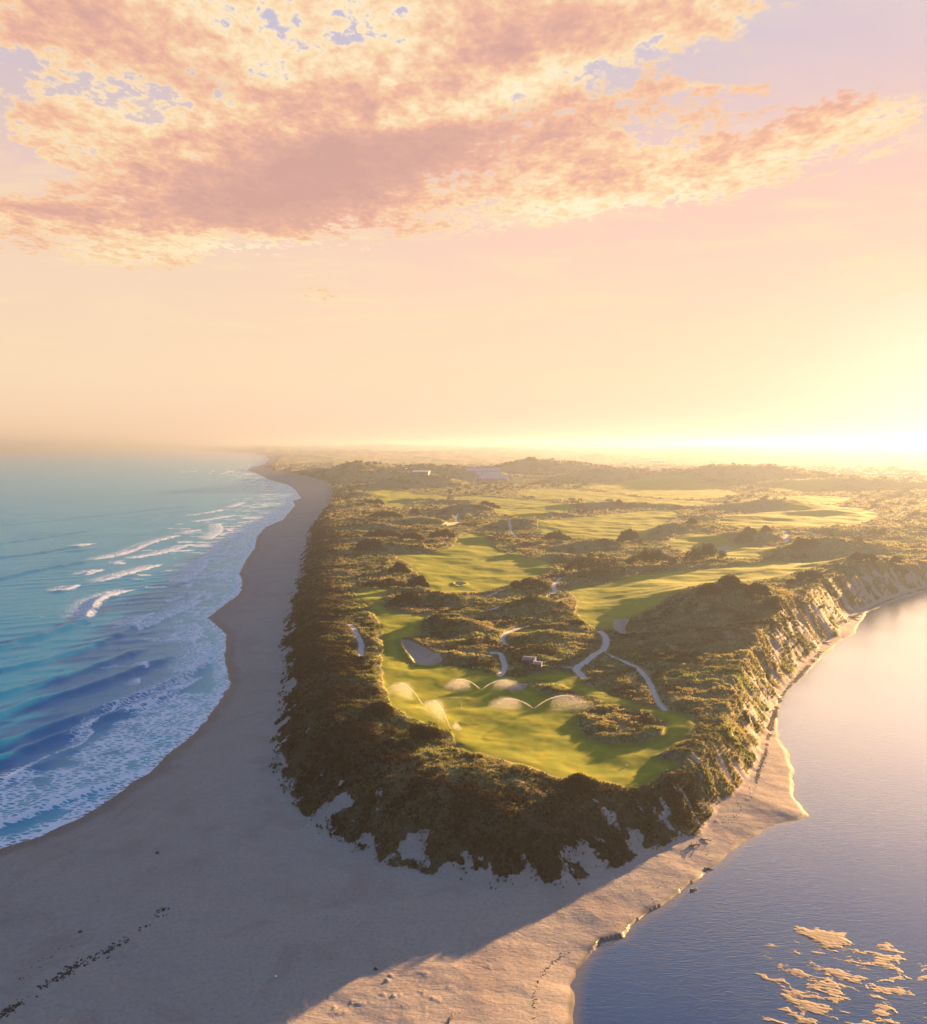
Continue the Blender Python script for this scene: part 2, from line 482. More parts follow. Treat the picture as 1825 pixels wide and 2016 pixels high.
FAIRWAYS = [
    ('near', [(755, 1255), (750, 1290), (748, 1320), (759, 1356), (764, 1389), (780, 1416), (815, 1432), (860, 1440), (888, 1446), (896, 1464), (903, 1482), (959, 1489), (1005, 1505), (1051, 1523),
              (1111, 1536), (1169, 1533), (1215, 1538), (1238, 1545), (1268, 1542), (1295, 1529), (1314, 1519), (1337, 1507), (1327, 1496),
              (1280, 1487), (1320, 1474), (1367, 1447), (1370, 1420), (1330, 1406), (1272, 1396), (1226, 1380), (1169, 1357), (1140, 1346),
              (1144, 1335), (1100, 1327), (1061, 1330), (1020, 1340), (999, 1336), (971, 1333), (943, 1326), (920, 1319), (874, 1313), (824, 1316), (800, 1300), (790, 1272), (788, 1262),
              (834, 1258), (823, 1247), (851, 1218), (773, 1209), (751, 1201), (749, 1187), (771, 1169), (746, 1164), (699, 1168), (704, 1190), (730, 1204), (738, 1220), (748, 1245)]),
    ('second', [(772, 1100), (801, 1095), (873, 1092), (895, 1074), (906, 1052), (942, 1049), (967, 1071), (985, 1086), (1044, 1102), (1099, 1107), (1074, 1124), (1060, 1133),
                (1000, 1149), (969, 1162), (934, 1173), (865, 1168), (831, 1158), (845, 1143), (812, 1129), (812, 1115)]),
    ('third', [(1162, 1236), (1130, 1209), (1141, 1189), (1124, 1167), (1108, 1158), (1204, 1146), (1243, 1130), (1340, 1121), (1478, 1113), (1487, 1106), (1580, 1104), (1672, 1100),
               (1720, 1105), (1652, 1122), (1570, 1146), (1480, 1160), (1400, 1180), (1300, 1212), (1243, 1222), (1215, 1240), (1180, 1243)]),
    ('inner', [(1300, 1068), (1345, 1050), (1400, 1052), (1470, 1076), (1547, 1074), (1500, 1097), (1440, 1099), (1362, 1085)]),
    ('bright', [(1055, 1048), (1062, 1026), (1130, 1020), (1215, 1012), (1315, 1002), (1345, 1012), (1310, 1030), (1285, 1050), (1262, 1061), (1160, 1058), (1110, 1058)]),
    ('upper', [(875, 975), (987, 979), (1108, 989), (1135, 1004), (1060, 1021), (1000, 1019), (968, 1012), (980, 998), (930, 991)]),
    ('shoreward', [(712, 963), (779, 965), (821, 972), (966, 983), (970, 990), (887, 991), (845, 988), (801, 995), (793, 1006), (760, 1001), (735, 979)]),
    ('back', [(1020, 964), (1108, 961), (1200, 969), (1260, 980), (1400, 987), (1450, 997), (1290, 1004), (1158, 986), (1035, 981)]),
    ('farther', [(1140, 958), (1282, 948), (1400, 957), (1470, 972), (1400, 983), (1296, 981), (1224, 972)]),
    ('pale', [(1450, 985), (1560, 975), (1690, 979), (1650, 993), (1520, 997)]),
    ('palest', [(1500, 966), (1600, 957), (1660, 965), (1570, 973)]),
    ('right', [(1400, 1026), (1480, 1010), (1600, 997), (1690, 998), (1745, 1016), (1670, 1039), (1550, 1037), (1455, 1041)]),
    ('tee', [(1000, 1251), (1011, 1240), (1072, 1242), (1077, 1251), (1040, 1254)]),
]
FWY = [chaikin(UL(p, G0), True, 2) for _, p in FAIRWAYS]
ROUGH_ISLANDS = [chaikin(UL(p, G0 + 0.6), True, 2) for p in (
    [(1136, 1396), (1160, 1388), (1215, 1386), (1262, 1400), (1290, 1412), (1316, 1428), (1298, 1446), (1250, 1456), (1195, 1455), (1150, 1444), (1132, 1420)],
    [(1017, 1345), (1061, 1337), (1127, 1354), (1150, 1374), (1200, 1382), (1150, 1392), (1104, 1376), (1054, 1360)])]
BUNKERS = [chaikin(UL(p, G0 + 0.1), True, 2) for p in (
    [(786, 1269), (801, 1266), (833, 1279), (866, 1295), (872, 1312), (831, 1317), (817, 1310), (804, 1292)],
    [(1000, 1356), (1022, 1350), (1046, 1354), (1028, 1363), (1004, 1365)],
    [(1204, 1237), (1211, 1221), (1243, 1223), (1227, 1242), (1240, 1255), (1221, 1256)],
    [(1407, 1074), (1420, 1070), (1446, 1072), (1440, 1079), (1418, 1080)],
    [(868, 1036), (895, 1031), (916, 1029), (902, 1037), (882, 1039)],
    [(892, 1147), (905, 1145), (918, 1147), (910, 1151), (897, 1151)])]
PATHS = [(chaikin(UL(p, G0 + 0.4), False, 2), w) for p, w in (
    ([(1180, 1244), (1195, 1258), (1192, 1275), (1178, 1291), (1155, 1309), (1131, 1320), (1144, 1328), (1152, 1336)], 2.3),
    ([(1187, 1288), (1215, 1302), (1247, 1314), (1268, 1330), (1282, 1351), (1291, 1378), (1309, 1399)], 1.7),
    ([(1132, 1319), (1108, 1315), (1083, 1316)], 0.9),
    ([(688, 1240), (697, 1246), (702, 1259), (712, 1273), (710, 1287), (713, 1302)], 1.9),
    ([(1091, 1227), (1050, 1230), (1022, 1236), (1000, 1246), (986, 1260), (997, 1269), (1020, 1281)], 1.7),
    ([(968, 1290), (986, 1289), (994, 1305), (994, 1320), (984, 1333)], 1.9),
    ([(1103, 1133), (1088, 1151), (1094, 1163), (1079, 1174)], 2.1),
    ([(966, 1206), (992, 1200)], 2.0),
    ([(990, 1157), (969, 1171), (942, 1177), (906, 1175)], 1.6),
    ([(1002, 1034), (1008, 1049), (1020, 1055), (1006, 1061)], 2.0),
    ([(900, 1030), (897, 1022), (902, 1014)], 2.0),
    ([(1540, 1044), (1553, 1057), (1546, 1067)], 3.0),
    ([(925, 955), (938, 948), (946, 943)], 2.6))]


def plateau(X, Y):
    z = np.full(X.shape, 0.0)
    for k in range(len(_cp)):
        z += _W[k] * _phi(X - _cp[k, 0], Y - _cp[k, 1])
    near = 1 - sstep(np.hypot(X, Y), 900, 1500)
    z = np.clip(z, -4, 16) * near
    m = np.zeros(X.shape)
    for (mx, my, h, rx, ry, t) in _MND:
        sel = (np.abs(X - mx) < 3 * max(rx, ry)) & (np.abs(Y - my) < 3 * max(rx, ry))
        if not sel.any():
            continue
        ax, ay = X[sel] - mx, Y[sel] - my
        u = (ax * math.cos(t) + ay * math.sin(t)) / rx
        v = (-ax * math.sin(t) + ay * math.cos(t)) / ry
        wob = 1 + 0.35 * perlin(ax / (rx * 0.9) + mx, ay / (ry * 0.9) + my, 5)
        m[sel] += h * np.exp(-(u * u + v * v) * wob)
    return G0 + z + m


def terrain(X, Y, light=False):
    """Height and cover of the land at the given plan positions."""
    D = np.hypot(X, Y)
    wx = 0.9 * fbm(X / 7, Y / 7, 3, seed=40)
    d_o = -poly_sd(X, Y, OCEAN) + np.where(D < 900, wx * 0.7, 0)
    d_e = -poly_sd(X, Y, ESTUARY) + np.where(D < 900, wx * 0.25, 0)
    d_t = poly_sd(X, Y, DUNES)
    d_t = d_t + np.where(D < 1500, 1.3 * fbm(X / 11, Y / 11, 3, seed=3), 6 * fbm(X / 80, Y / 80, 3, seed=4))
    zo = np.where(d_o > 0, 2.4 * (1 - np.exp(-np.maximum(d_o, 0) * 0.07 / 2.4)), np.maximum(d_o * 0.25, -2.5))
    ze = np.where(d_e > 0, 1.9 * (1 - np.exp(-np.maximum(d_e, 0) * 0.16 / 1.9)), np.maximum(d_e * 0.2, -2.0))
    sc = local(line_dist, X, Y, SCARP, 20, 1e3)
    ze = ze + 0.22 * np.exp(-(sc / 3.2) ** 2) * (d_e > 0.05)
    zb = smin(zo, ze, 0.8)
    # wind-blown hummocks on the open sand
    open_sand = (d_t < 0) & (d_o > 6) & (D < 400)
    hum = np.maximum(fbm(X / 2.2, Y / 1.6, 3, seed=60) - 0.38, 0) * sstep(fbm(X / 14, Y / 14, 2, seed=61), -0.15, 0.5)
    zb = zb + np.where(open_sand, 0.30 * hum * sstep(d_e, 5, 9) + 0.10 * fbm(X / 9, Y / 6, 3, seed=62), 0)
    P = plateau(X, Y)
    fair = np.full(X.shape, -50.0)
    for p in FWY:
        fair = np.maximum(fair, local(poly_sd, X, Y, p, 40, -50.0))
    for p in ROUGH_ISLANDS:
        fair = np.minimum(fair, -local(poly_sd, X, Y, p, 40, -50.0))
    edge_n = np.where(D < 900, 0.8 * fbm(X / 6, Y / 6, 2, seed=21), 3 * fbm(X / 30, Y / 30, 2, seed=22))
    fair = fair + edge_n
    bunk = np.full(X.shape, -50.0)
    for p in BUNKERS:
        bunk = np.maximum(bunk, local(poly_sd, X, Y, p, 30, -50.0))
    bunk = bunk + 0.35 * fbm(X / 3, Y / 3, 2, seed=23)
    path = np.full(X.shape, -50.0)
    for p, wd in PATHS:
        path = np.maximum(path, wd / 2 - local(line_dist, X, Y, p, 30, 50.0))
    path = path + 0.25 * fbm(X / 1.5, Y / 1.5, 2, seed=24)
    smoothness = np.maximum(sstep(fair, -3.0, 1.5), np.maximum(sstep(path, -3.0, 0.3), sstep(bunk, -2.0, 0.5)))
    far = sstep(D, 2300, 5000)
    rough = 1 - smoothness
    # wind-combed rough: ridges lie roughly across the view on the seaward side
    zr = 0.85 * fbm(X / 24, Y / 15, 3, seed=1) + 0.38 * (ridged(X / 16 + 0.3 * Y / 16, Y / 9, 2, seed=9) - 0.6) + 0.16 * fbm(X / 2.6, Y / 2.6, 2, seed=2)
    zf = 0.72 * fbm(X / 26, Y / 20, 2, seed=5) + 0.13 * fbm(X / 9, Y / 7, 2, seed=6) + 0.035 * fbm(X / 2.4, Y / 2.4, 1, seed=7)
    P = P + np.where(D < 2500, (zr + 0.30) * rough + zf * smoothness, 0)
    hills = (20 * fbm(X / 900, Y / 700, 5, gain=0.55, seed=11) + 14) * far + far * 30 * sstep(D, 5000, 9000) * (0.6 + fbm(X / 2500, Y / 2500, 3, seed=12))
    hills += sstep(D, 1100, 1900) * (6 * fbm(X / 130, Y / 110, 4, gain=0.55, seed=13) + 1) * (1 - 0.5 * sstep(fair, -5, 5))
    P = P + hills
    P = P - 1.8 * sstep(bunk, -0.3, 2.2) + 0.5 * np.exp(-((bunk + 0.5) / 0.7) ** 2)
    P = P - 0.12 * sstep(path, -0.4, 0.3)
    # seaward and estuary faces
    side_e = sstep(d_o - d_e, -10, 25)
    front = np.exp(-((X - 15) / 55) ** 2) * (1 - sstep(Y, 150, 185))
    side_e = side_e * (1 - front)
    slope = 0.66 + 0.48 * side_e - 0.17 * front
    gully = np.where(D < 900, 0.6 * (ridged(X / 7 + Y / 30, Y / 12, 2, seed=31) - 0.7), 0)
    rise = np.maximum(d_t, 0) * slope * (1 + 0.06 * gully)
    rise = np.where(d_t < 6, rise * (0.55 + 0.45 * sstep(d_t, 0, 6)), rise)
    z = zb + np.where(d_t > 0, smin(rise, np.maximum(P - zb, 0.3), 2.2 - 1.2 * side_e) * sstep(d_t, -0.5, 1.0), 0)
    face = sstep(rise - (P - zb), -7.0, 0.8)            # 0 on the lower face, 1 on top
    onface = (d_t > -1.5) & (face < 0.999)
    z = z + np.where(onface & (d_t > 0), 0.16 * fbm(X / 1.9, Y / 1.9, 2, seed=33) * sstep(d_t, 0, 4), 0)
    # how much of the sand the plants cover
    patch = fbm(X / 6 + Y / 18, Y / 7, 4, gain=0.6, seed=50)
    cover_front = sstep(d_t + 10.0 * patch, -1.0, 3.5)
    cover_est = sstep(face + 0.95 * patch + 0.58, 0.40, 0.80)
    cover_sea = sstep(d_t + 5.0 * patch, 1.5, 6.0)
    veg = cover_sea * (1 - front) + cover_front * front
    veg = veg * (1 - side_e) + cover_est * side_e
    veg = np.maximum(veg, sstep(face, 0.9, 0.995) * sstep(d_t, 8, 13))
    veg = np.where(D > 900, sstep(d_t, 0, 20), veg) * sstep(d_t, -0.5, 1.5)
    scrub = fbm(X / 26, Y / 20, 4, gain=0.55, seed=70)
    return dict(z=z, d_o=d_o, d_e=d_e, d_t=d_t, fair=fair, bunk=bunk, path=path, veg=veg, scrub=scrub, side_e=side_e, D=D, face=face)


def ground_z(x, y):
    return float(terrain(np.array([x], float), np.array([y], float))['z'][0])


# ------------------------------------------------------------------ one land sheet, cut into the pieces of the setting
def make_mesh(name, verts, quads, attrs=None, normals=None, mat=None, smooth=True):
    me = bpy.data.meshes.new(name)
    nv, nf = len(verts), len(quads)
    k = quads.shape[1]
    me.vertices.add(nv)
    me.vertices.foreach_set('co', np.ascontiguousarray(verts, np.float32).ravel())
    me.loops.add(nf * k)
    me.loops.foreach_set('vertex_index', np.ascontiguousarray(quads, np.int32).ravel())
    me.polygons.add(nf)
    me.polygons.foreach_set('loop_start', np.arange(0, nf * k, k, dtype=np.int32))
    me.polygons.foreach_set('use_smooth', np.full(nf, smooth, bool))
    for an, av in (attrs or {}).items():
        a = me.attributes.new(an, 'FLOAT', 'POINT')
        a.data.foreach_set('value', np.ascontiguousarray(av, np.float32))
    me.update(calc_edges=True)
    me.validate()
    if normals is not None:
        me.normals_split_custom_set_from_vertices(np.ascontiguousarray(normals, np.float32))
    if mat:
        me.materials.append(mat)
    o = bpy.data.objects.new(name, me)
    COL.objects.link(o)
    return o


def fan(a0, a1, na, radii):
    th = np.linspace(R(a0), R(a1), na)
    TH, RR = np.meshgrid(th, radii)
    return RR * np.sin(TH), RR * np.cos(TH)


def grid_faces(nr, nc):
    i = np.arange(nr * nc).reshape(nr, nc)
    return np.stack([i[:-1, :-1], i[:-1, 1:], i[1:, 1:], i[1:, :-1]], -1).reshape(-1, 4)


def compact(verts, faces, attrs, normals):
    used = np.zeros(len(verts), bool); used[faces.ravel()] = True
    idx = np.cumsum(used) - 1
    return verts[used], idx[faces], {k: v[used] for k, v in attrs.items()}, normals[used]


def new_mat(name):
    m = bpy.data.materials.new(name)
    m.use_nodes = True
    return m, NT(m.node_tree)


def finish(T, color, rough=0.9, normal=None, spec=0.2, **kw):
    b = T.n('ShaderNodeBsdfPrincipled')
    T._in(b.inputs['Base Color'], color)
    T._in(b.inputs['Roughness'], rough)
    T._in(b.inputs['Specular IOR Level'], spec)
    T._in(b.inputs['Normal'], normal)
    for k, v in kw.items():
        T._in(b.inputs[k], v)
    o = T.n('ShaderNodeOutputMaterial')
    T.link(b.outputs[0], o.inputs[0])
    return b


def ground_material():
    m, T = new_mat('ground')
    pos = T.n('ShaderNodeNewGeometry').outputs['Position']
    A = lambda n: T.attr(n).outputs['Fac']
    fair, bunk, path, veg, d_o, d_e, d_t, scrub = (A(n) for n in ('fair', 'bunk', 'path', 'veg', 'd_o', 'd_e', 'd_t', 'scrub'))
    n_big = T.noise(pos, 0.045, 4, 0.6)
    n_mid = T.noise(pos, 0.28, 5, 0.6)
    n_fine = T.noise(pos, 1.7, 5, 0.65)
    n_grain = T.noise(pos, 7.0, 3, 0.6)
    # sand
    sand = T.mix(n_mid, (0.262, 0.230, 0.200, 1), (0.345, 0.298, 0.252, 1))
    sand = T.mix(T.smooth(n_fine, 0.35, 0.8), sand, (0.230, 0.202, 0.176, 1))
    sand = T.mix(T.math('MULTIPLY', T.smooth(n_big, 0.5, 0.7), 0.5), sand, (0.22, 0.18, 0.155, 1))
    rm = T.n('ShaderNodeMapping'); rm.inputs['Rotation'].default_value = (0, 0, R(35)); rm.inputs['Scale'].default_value = (0.5, 1.6, 1.0)
    T.link(pos, rm.inputs[0])
    rip = T.noise(rm.outputs[0], 1.1, 3, 0.55, 0.8)
    # wet edge by the sea and by the estuary
    wn = T.math('MULTIPLY', T.math('SUBTRACT', n_mid, 0.5), 2.2)
    wet_o = T.smooth(T.math('ADD', d_o, wn), 1.6, 5.2, 1.0, 0.0)
    damp_o = T.smooth(T.math('ADD', d_o, T.math('MULTIPLY', wn, 2.0)), 6.0, 17.0, 1.0, 0.0)
    wet_e = T.smooth(T.math('ADD', d_e, T.math('MULTIPLY', wn, 0.4)), 0.3, 1.3, 1.0, 0.0)
    wet = T.math('MAXIMUM', wet_o, wet_e)
    sand = T.mix(T.math('MULTIPLY', damp_o, 0.15), sand, (0.21, 0.185, 0.165, 1))
    tl = T.math('ADD', T.math('MULTIPLY', d_o, 0.22), T.math('MULTIPLY', T.math('SUBTRACT', n_big, 0.5), 3.0))
    tw = T.math('MULTIPLY', T.smooth(T.math('FRACT', tl), 0.0, 0.16, 1.0, 0.0), T.math('MULTIPLY', T.smooth(d_o, 4.0, 30.0, 0.30, 0.0), T.smooth(n_mid, 0.35, 0.6)))
    sand = T.mix(tw, sand, (0.14, 0.11, 0.10, 1))
    stain = T.math('MULTIPLY', T.smooth(T.noise(pos, 0.075, 5, 0.65, 0.8), 0.52, 0.66), 0.42)
    sand = T.mix(stain, sand, (0.22, 0.165, 0.15, 1))
    sand = T.mix(wet, sand, (0.115, 0.10, 0.092, 1))
    # rough: straw, moss and dark undergrowth
    grass = T.mix(T.smooth(n_mid, 0.3, 0.7), (0.12, 0.11, 0.046, 1), (0.25, 0.22, 0.105, 1))
    grass = T.mix(T.math('MULTIPLY', T.smooth(T.noise(pos, 0.035, 4, 0.6), 0.48, 0.62), 0.6), grass, (0.10, 0.125, 0.038, 1))
    grass = T.mix(T.smooth(n_fine, 0.45, 0.75), grass, (0.075, 0.070, 0.028, 1))
    grass = T.mix(T.smooth(T.math('ADD', scrub, T.math('MULTIPLY', T.math('SUBTRACT', n_mid, 0.5), 0.8)), 0.35, 0.6), grass, (0.05, 0.044, 0.020, 1))
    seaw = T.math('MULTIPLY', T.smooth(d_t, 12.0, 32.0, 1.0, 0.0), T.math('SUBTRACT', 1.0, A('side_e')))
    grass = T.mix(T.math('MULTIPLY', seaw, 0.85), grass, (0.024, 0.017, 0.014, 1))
    vm = T.smooth(T.math('ADD', veg, T.math('MULTIPLY', T.math('SUBTRACT', n_fine, 0.5), 0.9)), 0.38, 0.58)
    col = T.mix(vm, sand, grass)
    # mown turf
    turf = T.mix(n_big, (0.130, 0.178, 0.014, 1), (0.215, 0.232, 0.020, 1))
    turf = T.mix(T.smooth(n_mid, 0.4, 0.75), turf, (0.275, 0.25, 0.024, 1))
    turf = T.mix(T.math('MULTIPLY', T.smooth(n_grain, 0.4, 0.7), 0.35), turf, (0.10, 0.135, 0.008, 1))
    fm = T.smooth(T.math('ADD', fair, T.math('MULTIPLY', T.math('SUBTRACT', n_fine, 0.5), 1.0)), -0.35, 0.35)
    collar = T.smooth(fair, 0.6, 3.6)
    turf = T.mix(collar, T.mix(0.5, turf, (0.07, 0.085, 0.012, 1)), turf)
    col = T.mix(fm, col, turf)
    bs = T.mix(n_fine, (0.32, 0.245, 0.19, 1), (0.40, 0.31, 0.25, 1))
    bm = T.smooth(T.math('ADD', bunk, T.math('MULTIPLY', T.math('SUBTRACT', n_fine, 0.5), 0.5)), -0.1, 0.12)
    col = T.mix(bm, col, bs)
    ps = T.mix(T.smooth(n_fine, 0.5, 0.7), (0.44, 0.40, 0.37, 1), (0.20, 0.17, 0.13, 1))
    pm = T.smooth(T.math('ADD', path, T.math('MULTIPLY', T.math('SUBTRACT', n_fine, 0.5), 1.5)), -0.15, 0.2)
    col = T.mix(pm, col, ps)
    soft = T.math('MAXIMUM', fm, T.math('MAXIMUM', bm, pm))
    # relief
    h_veg = T.math('MULTIPLY', T.math('MULTIPLY', n_fine, vm), T.math('SUBTRACT', 1.0, soft))
    h_sand = T.math('ADD', T.math('MULTIPLY', rip, 0.22), T.math('MULTIPLY', n_fine, 0.20))
    hh = T.math('ADD', T.math('MULTIPLY', h_veg, 1.3), T.math('MULTIPLY', h_sand, T.math('SUBTRACT', 1.0, T.math('MAXIMUM', T.math('MULTIPLY', wet, 0.9), soft))))
    hh = T.math('ADD', hh, T.math('MULTIPLY', n_grain, 0.06))
    nrm = T.bump(hh, 0.55, 0.5)
    rough = T.math('SUBTRACT', 0.92, T.math('MULTIPLY', T.math('MULTIPLY', wet, 0.40), T.math('SUBTRACT', 1.0, vm)))
    finish(T, col, rough, nrm, T.math('MULTIPLY_ADD', wet, 0.12, 0.04))
    return m


MAT_GROUND = ground_material()


GRID = {}


def sample(X, Y, keys):
    """The built land sheet read at plan positions."""
    X, Y = np.asarray(X, float), np.asarray(Y, float)
    rr, th = np.hypot(X, Y), np.arctan2(X, Y)
    fi = np.clip(np.interp(rr, GRID['r'], np.arange(len(GRID['r']))), 0, len(GRID['r']) - 1.001)
    fj = np.clip((th - GRID['a0']) / (GRID['a1'] - GRID['a0']) * (GRID['nc'] - 1), 0, GRID['nc'] - 1.001)
    i, j = fi.astype(int), fj.astype(int)
    u, v = fi - i, fj - j
    out = []
    for k in keys:
        f = GRID['f'][k]
        out.append(f[i, j] * (1 - u) * (1 - v) + f[i + 1, j] * u * (1 - v) + f[i, j + 1] * (1 - u) * v + f[i + 1, j + 1] * u * v)
    return out


def zat(x, y):
    return float(sample([x], [y], ['z'])[0][0])


def ray_hit(px, py):
    """Where the line of sight through a picture position first meets the land."""
    dx, dy = (px - CX) / FPX, (py - CY) / FPX
    c, s = math.cos(PITCH), math.sin(PITCH)
    d = np.array((dx, c - dy * s, -(dy * c + s)))
    k = np.geomspace(90, 9000, 6000)
    P = d[None] * k[:, None]
    zz = sample(P[:, 0], P[:, 1], ['z'])[0]
    hit = np.nonzero(CAM_H + P[:, 2] < zz)[0]
    i = hit[0] if len(hit) else len(k) - 1
    x, y = P[i, 0], P[i, 1]
    return Vector((x, y, zat(x, y)))


def build_land():
    r = [62.0]
    while r[-1] < 34000:
        q = r[-1]
        st = q * (0.0030 if q < 330 else 0.0042 if q < 900 else 0.0065 if q < 2500 else 0.02)
        r.append(q + max(st, 0.28))
    r = np.array(r)
    nc = 820
    X, Y = fan(-41, 41, nc, r)
    nr = len(r)
    shp = X.shape
    X, Y = X.ravel(), Y.ravel()
    t = terrain(X, Y)
    GRID.update(r=r, a0=R(-41), a1=R(41), nc=nc, f={k: v.reshape(shp) for k, v in t.items()})
    z = t['z'].copy()
    V = np.stack([X, Y, z], -1)
    G = V.reshape(*shp, 3)
    du = np.gradient(G, axis=1); dv = np.gradient(G, axis=0)
    N = np.cross(du.reshape(-1, 3), dv.reshape(-1, 3))
    N /= np.linalg.norm(N, axis=1)[:, None] + 1e-12
    N[N[:, 2] < 0] *= -1
    F = grid_faces(nr, nc)
    at = {k: t[k] for k in ('fair', 'bunk', 'path', 'veg', 'd_o', 'd_e', 'd_t', 'scrub', 'side_e')}
    fa = lambda k: t[k][F].mean(1)
    zc = z[F].max(1)
    keep = (zc > -1.2) & ((fa('d_o') > -8) & (fa('d_e') > -9))
    cls = np.zeros(len(F), int)                     # 0 dunes
    cls[fa('d_t') < 0] = 1                          # beach
    inside = fa('d_t') > 2
    for i, p in enumerate(FWY):
        c = local(poly_sd, X, Y, p, 6, -50.0)[F].mean(1)
        cls[(fa('fair') > 0) & (c > -1.5) & inside] = 10 + i
    for i, p in enumerate(BUNKERS):
        c = local(poly_sd, X, Y, p, 6, -50.0)[F].mean(1)
        cls[(fa('bunk') > 0) & (c > -1.0) & inside] = 40 + i
    for i, (p, wd) in enumerate(PATHS):
        c = wd / 2 - local(line_dist, X, Y, p, 6, 50.0)[F].mean(1)
        cls[(fa('path') > 0) & (c > -0.8) & inside & (cls < 40)] = 60 + i
    for c in np.unique(cls):
        f = F[(cls == c) & keep]
        if not len(f):
            continue
        name = 'dunes' if c == 0 else 'beach' if c == 1 else 'fairway' if c < 40 else 'sand_bunker' if c < 60 else 'path'
        o = make_mesh(name, *(lambda v, q, a, n: (v, q, a, n))(*compact(V, f, at, N)), mat=MAT_GROUND)
        o['kind'] = 'structure'


build_land()

# ------------------------------------------------------------------ the sea
# breaking and rolling waves: crest line in the picture, height, foam share along it
WAVES = [
    ([(0, 1275), (59, 1256), (121, 1239), (150, 1228), (169, 1218), (186, 1199), (193, 1180), (235, 1166), (262, 1160)], 0.9, (0.44, 1.0)),
    ([(0, 1320), (86, 1299), (155, 1280), (224, 1252), (259, 1238), (276, 1218), (300, 1205)], 0.7, (0.75, 0.9)),
    ([(0, 1366), (69, 1347), (145, 1325), (207, 1304), (250, 1287), (300, 1270)], 0.9, None),
    ([(-40, 1424), (45, 1387), (114, 1370), (193, 1345), (259, 1321), (321, 1297), (360, 1285)], 1.1, None),
    ([(-40, 1480), (21, 1459), (121, 1425), (207, 1394), (304, 1359), (345, 1339), (390, 1314), (411, 1283), (404, 1262)], 1.2, (0.62, 1.0)),
    ([(-40, 1512), (0, 1494), (69, 1466), (152, 1439), (193, 1418), (242, 1401), (293, 1380), (345, 1356), (392, 1330)], 1.1, (0.55, 1.0)),
    ([(-60, 1640), (0, 1618), (45, 1604), (103, 1580), (172, 1556), (214, 1542), (262, 1515)], 0.7, (0.0, 1.0)),
    ([(-60, 1550), (20, 1525), (90, 1500), (150, 1470)], 0.5, None),
    ([(188, 1100), (224, 1095), (262, 1085), (297, 1068), (345, 1056), (372, 1050)], 0.8, (0.0, 0.9)),
    ([(0, 1140), (52, 1126), (120, 1115), (188, 1101)], 1.0, None),
    ([(0, 1097), (70, 1090), (145, 1077), (186, 1069)], 0.9, (0.78, 1.0)),
    ([(262, 1098), (300, 1092), (335, 1085), (380, 1070)], 0.5, (0.0, 0.9)),
    ([(388, 1026), (420, 1022), (449, 1017), (470, 1013)], 0.6, (0.0, 0.9)),
    ([(404, 1010), (425, 1007), (442, 1003)], 0.6, (0.0, 1.0)), ([(378, 1014), (394, 1012)], 0.5, (0.0, 1.0)),
    ([(455, 998), (470, 994), (483, 988)], 0.6, (0.0, 1.0)),
    ([(168, 1130), (185, 1126), (202, 1121)], 0.6, (0.0, 1.0)), ([(224, 1109), (244, 1107)], 0.6, (0.0, 1.0)),
    ([(110, 1166), (133, 1160), (160, 1150)], 0.6, (0.2, 0.9)),
    ([(200, 1143), (240, 1132), (262, 1126), (330, 1108)], 0.5, (0.0, 0.9)),
    ([(355, 929), (380, 929), (425, 927)], 0.8, (0.0, 1.0)), ([(400, 933), (430, 931)], 0.8, (0.0, 1.0)),
    ([(368, 1048), (395, 1042)], 0.5, (0.0, 1.0)), ([(430, 935), (470, 925)], 0.8, (0.1, 0.9)),
    ([(0, 1070), (90, 1058), (190, 1042)], 0.6, None), ([(100, 1090), (210, 1077)], 0.7, None), ([(0, 1035), (130, 1022), (300, 1003), (400, 992)], 0.6, None),
    ([(230, 1020), (330, 1010), (370, 1004)], 0.5, None), ([(270, 1240), (310, 1222), (330, 1212), (360, 1200), (395, 1180)], 0.4, (0.1, 1.0)),
    ([(330, 1160), (370, 1140), (400, 1118), (408, 1098)], 0.35, (0.2, 1.0)), ([(415, 1060), (438, 1045), (430, 1030)], 0.35, (0.0, 1.0)),
    ([(378, 1262), (392, 1240), (380, 1225)], 0.3, (0.0, 1.0)),
]


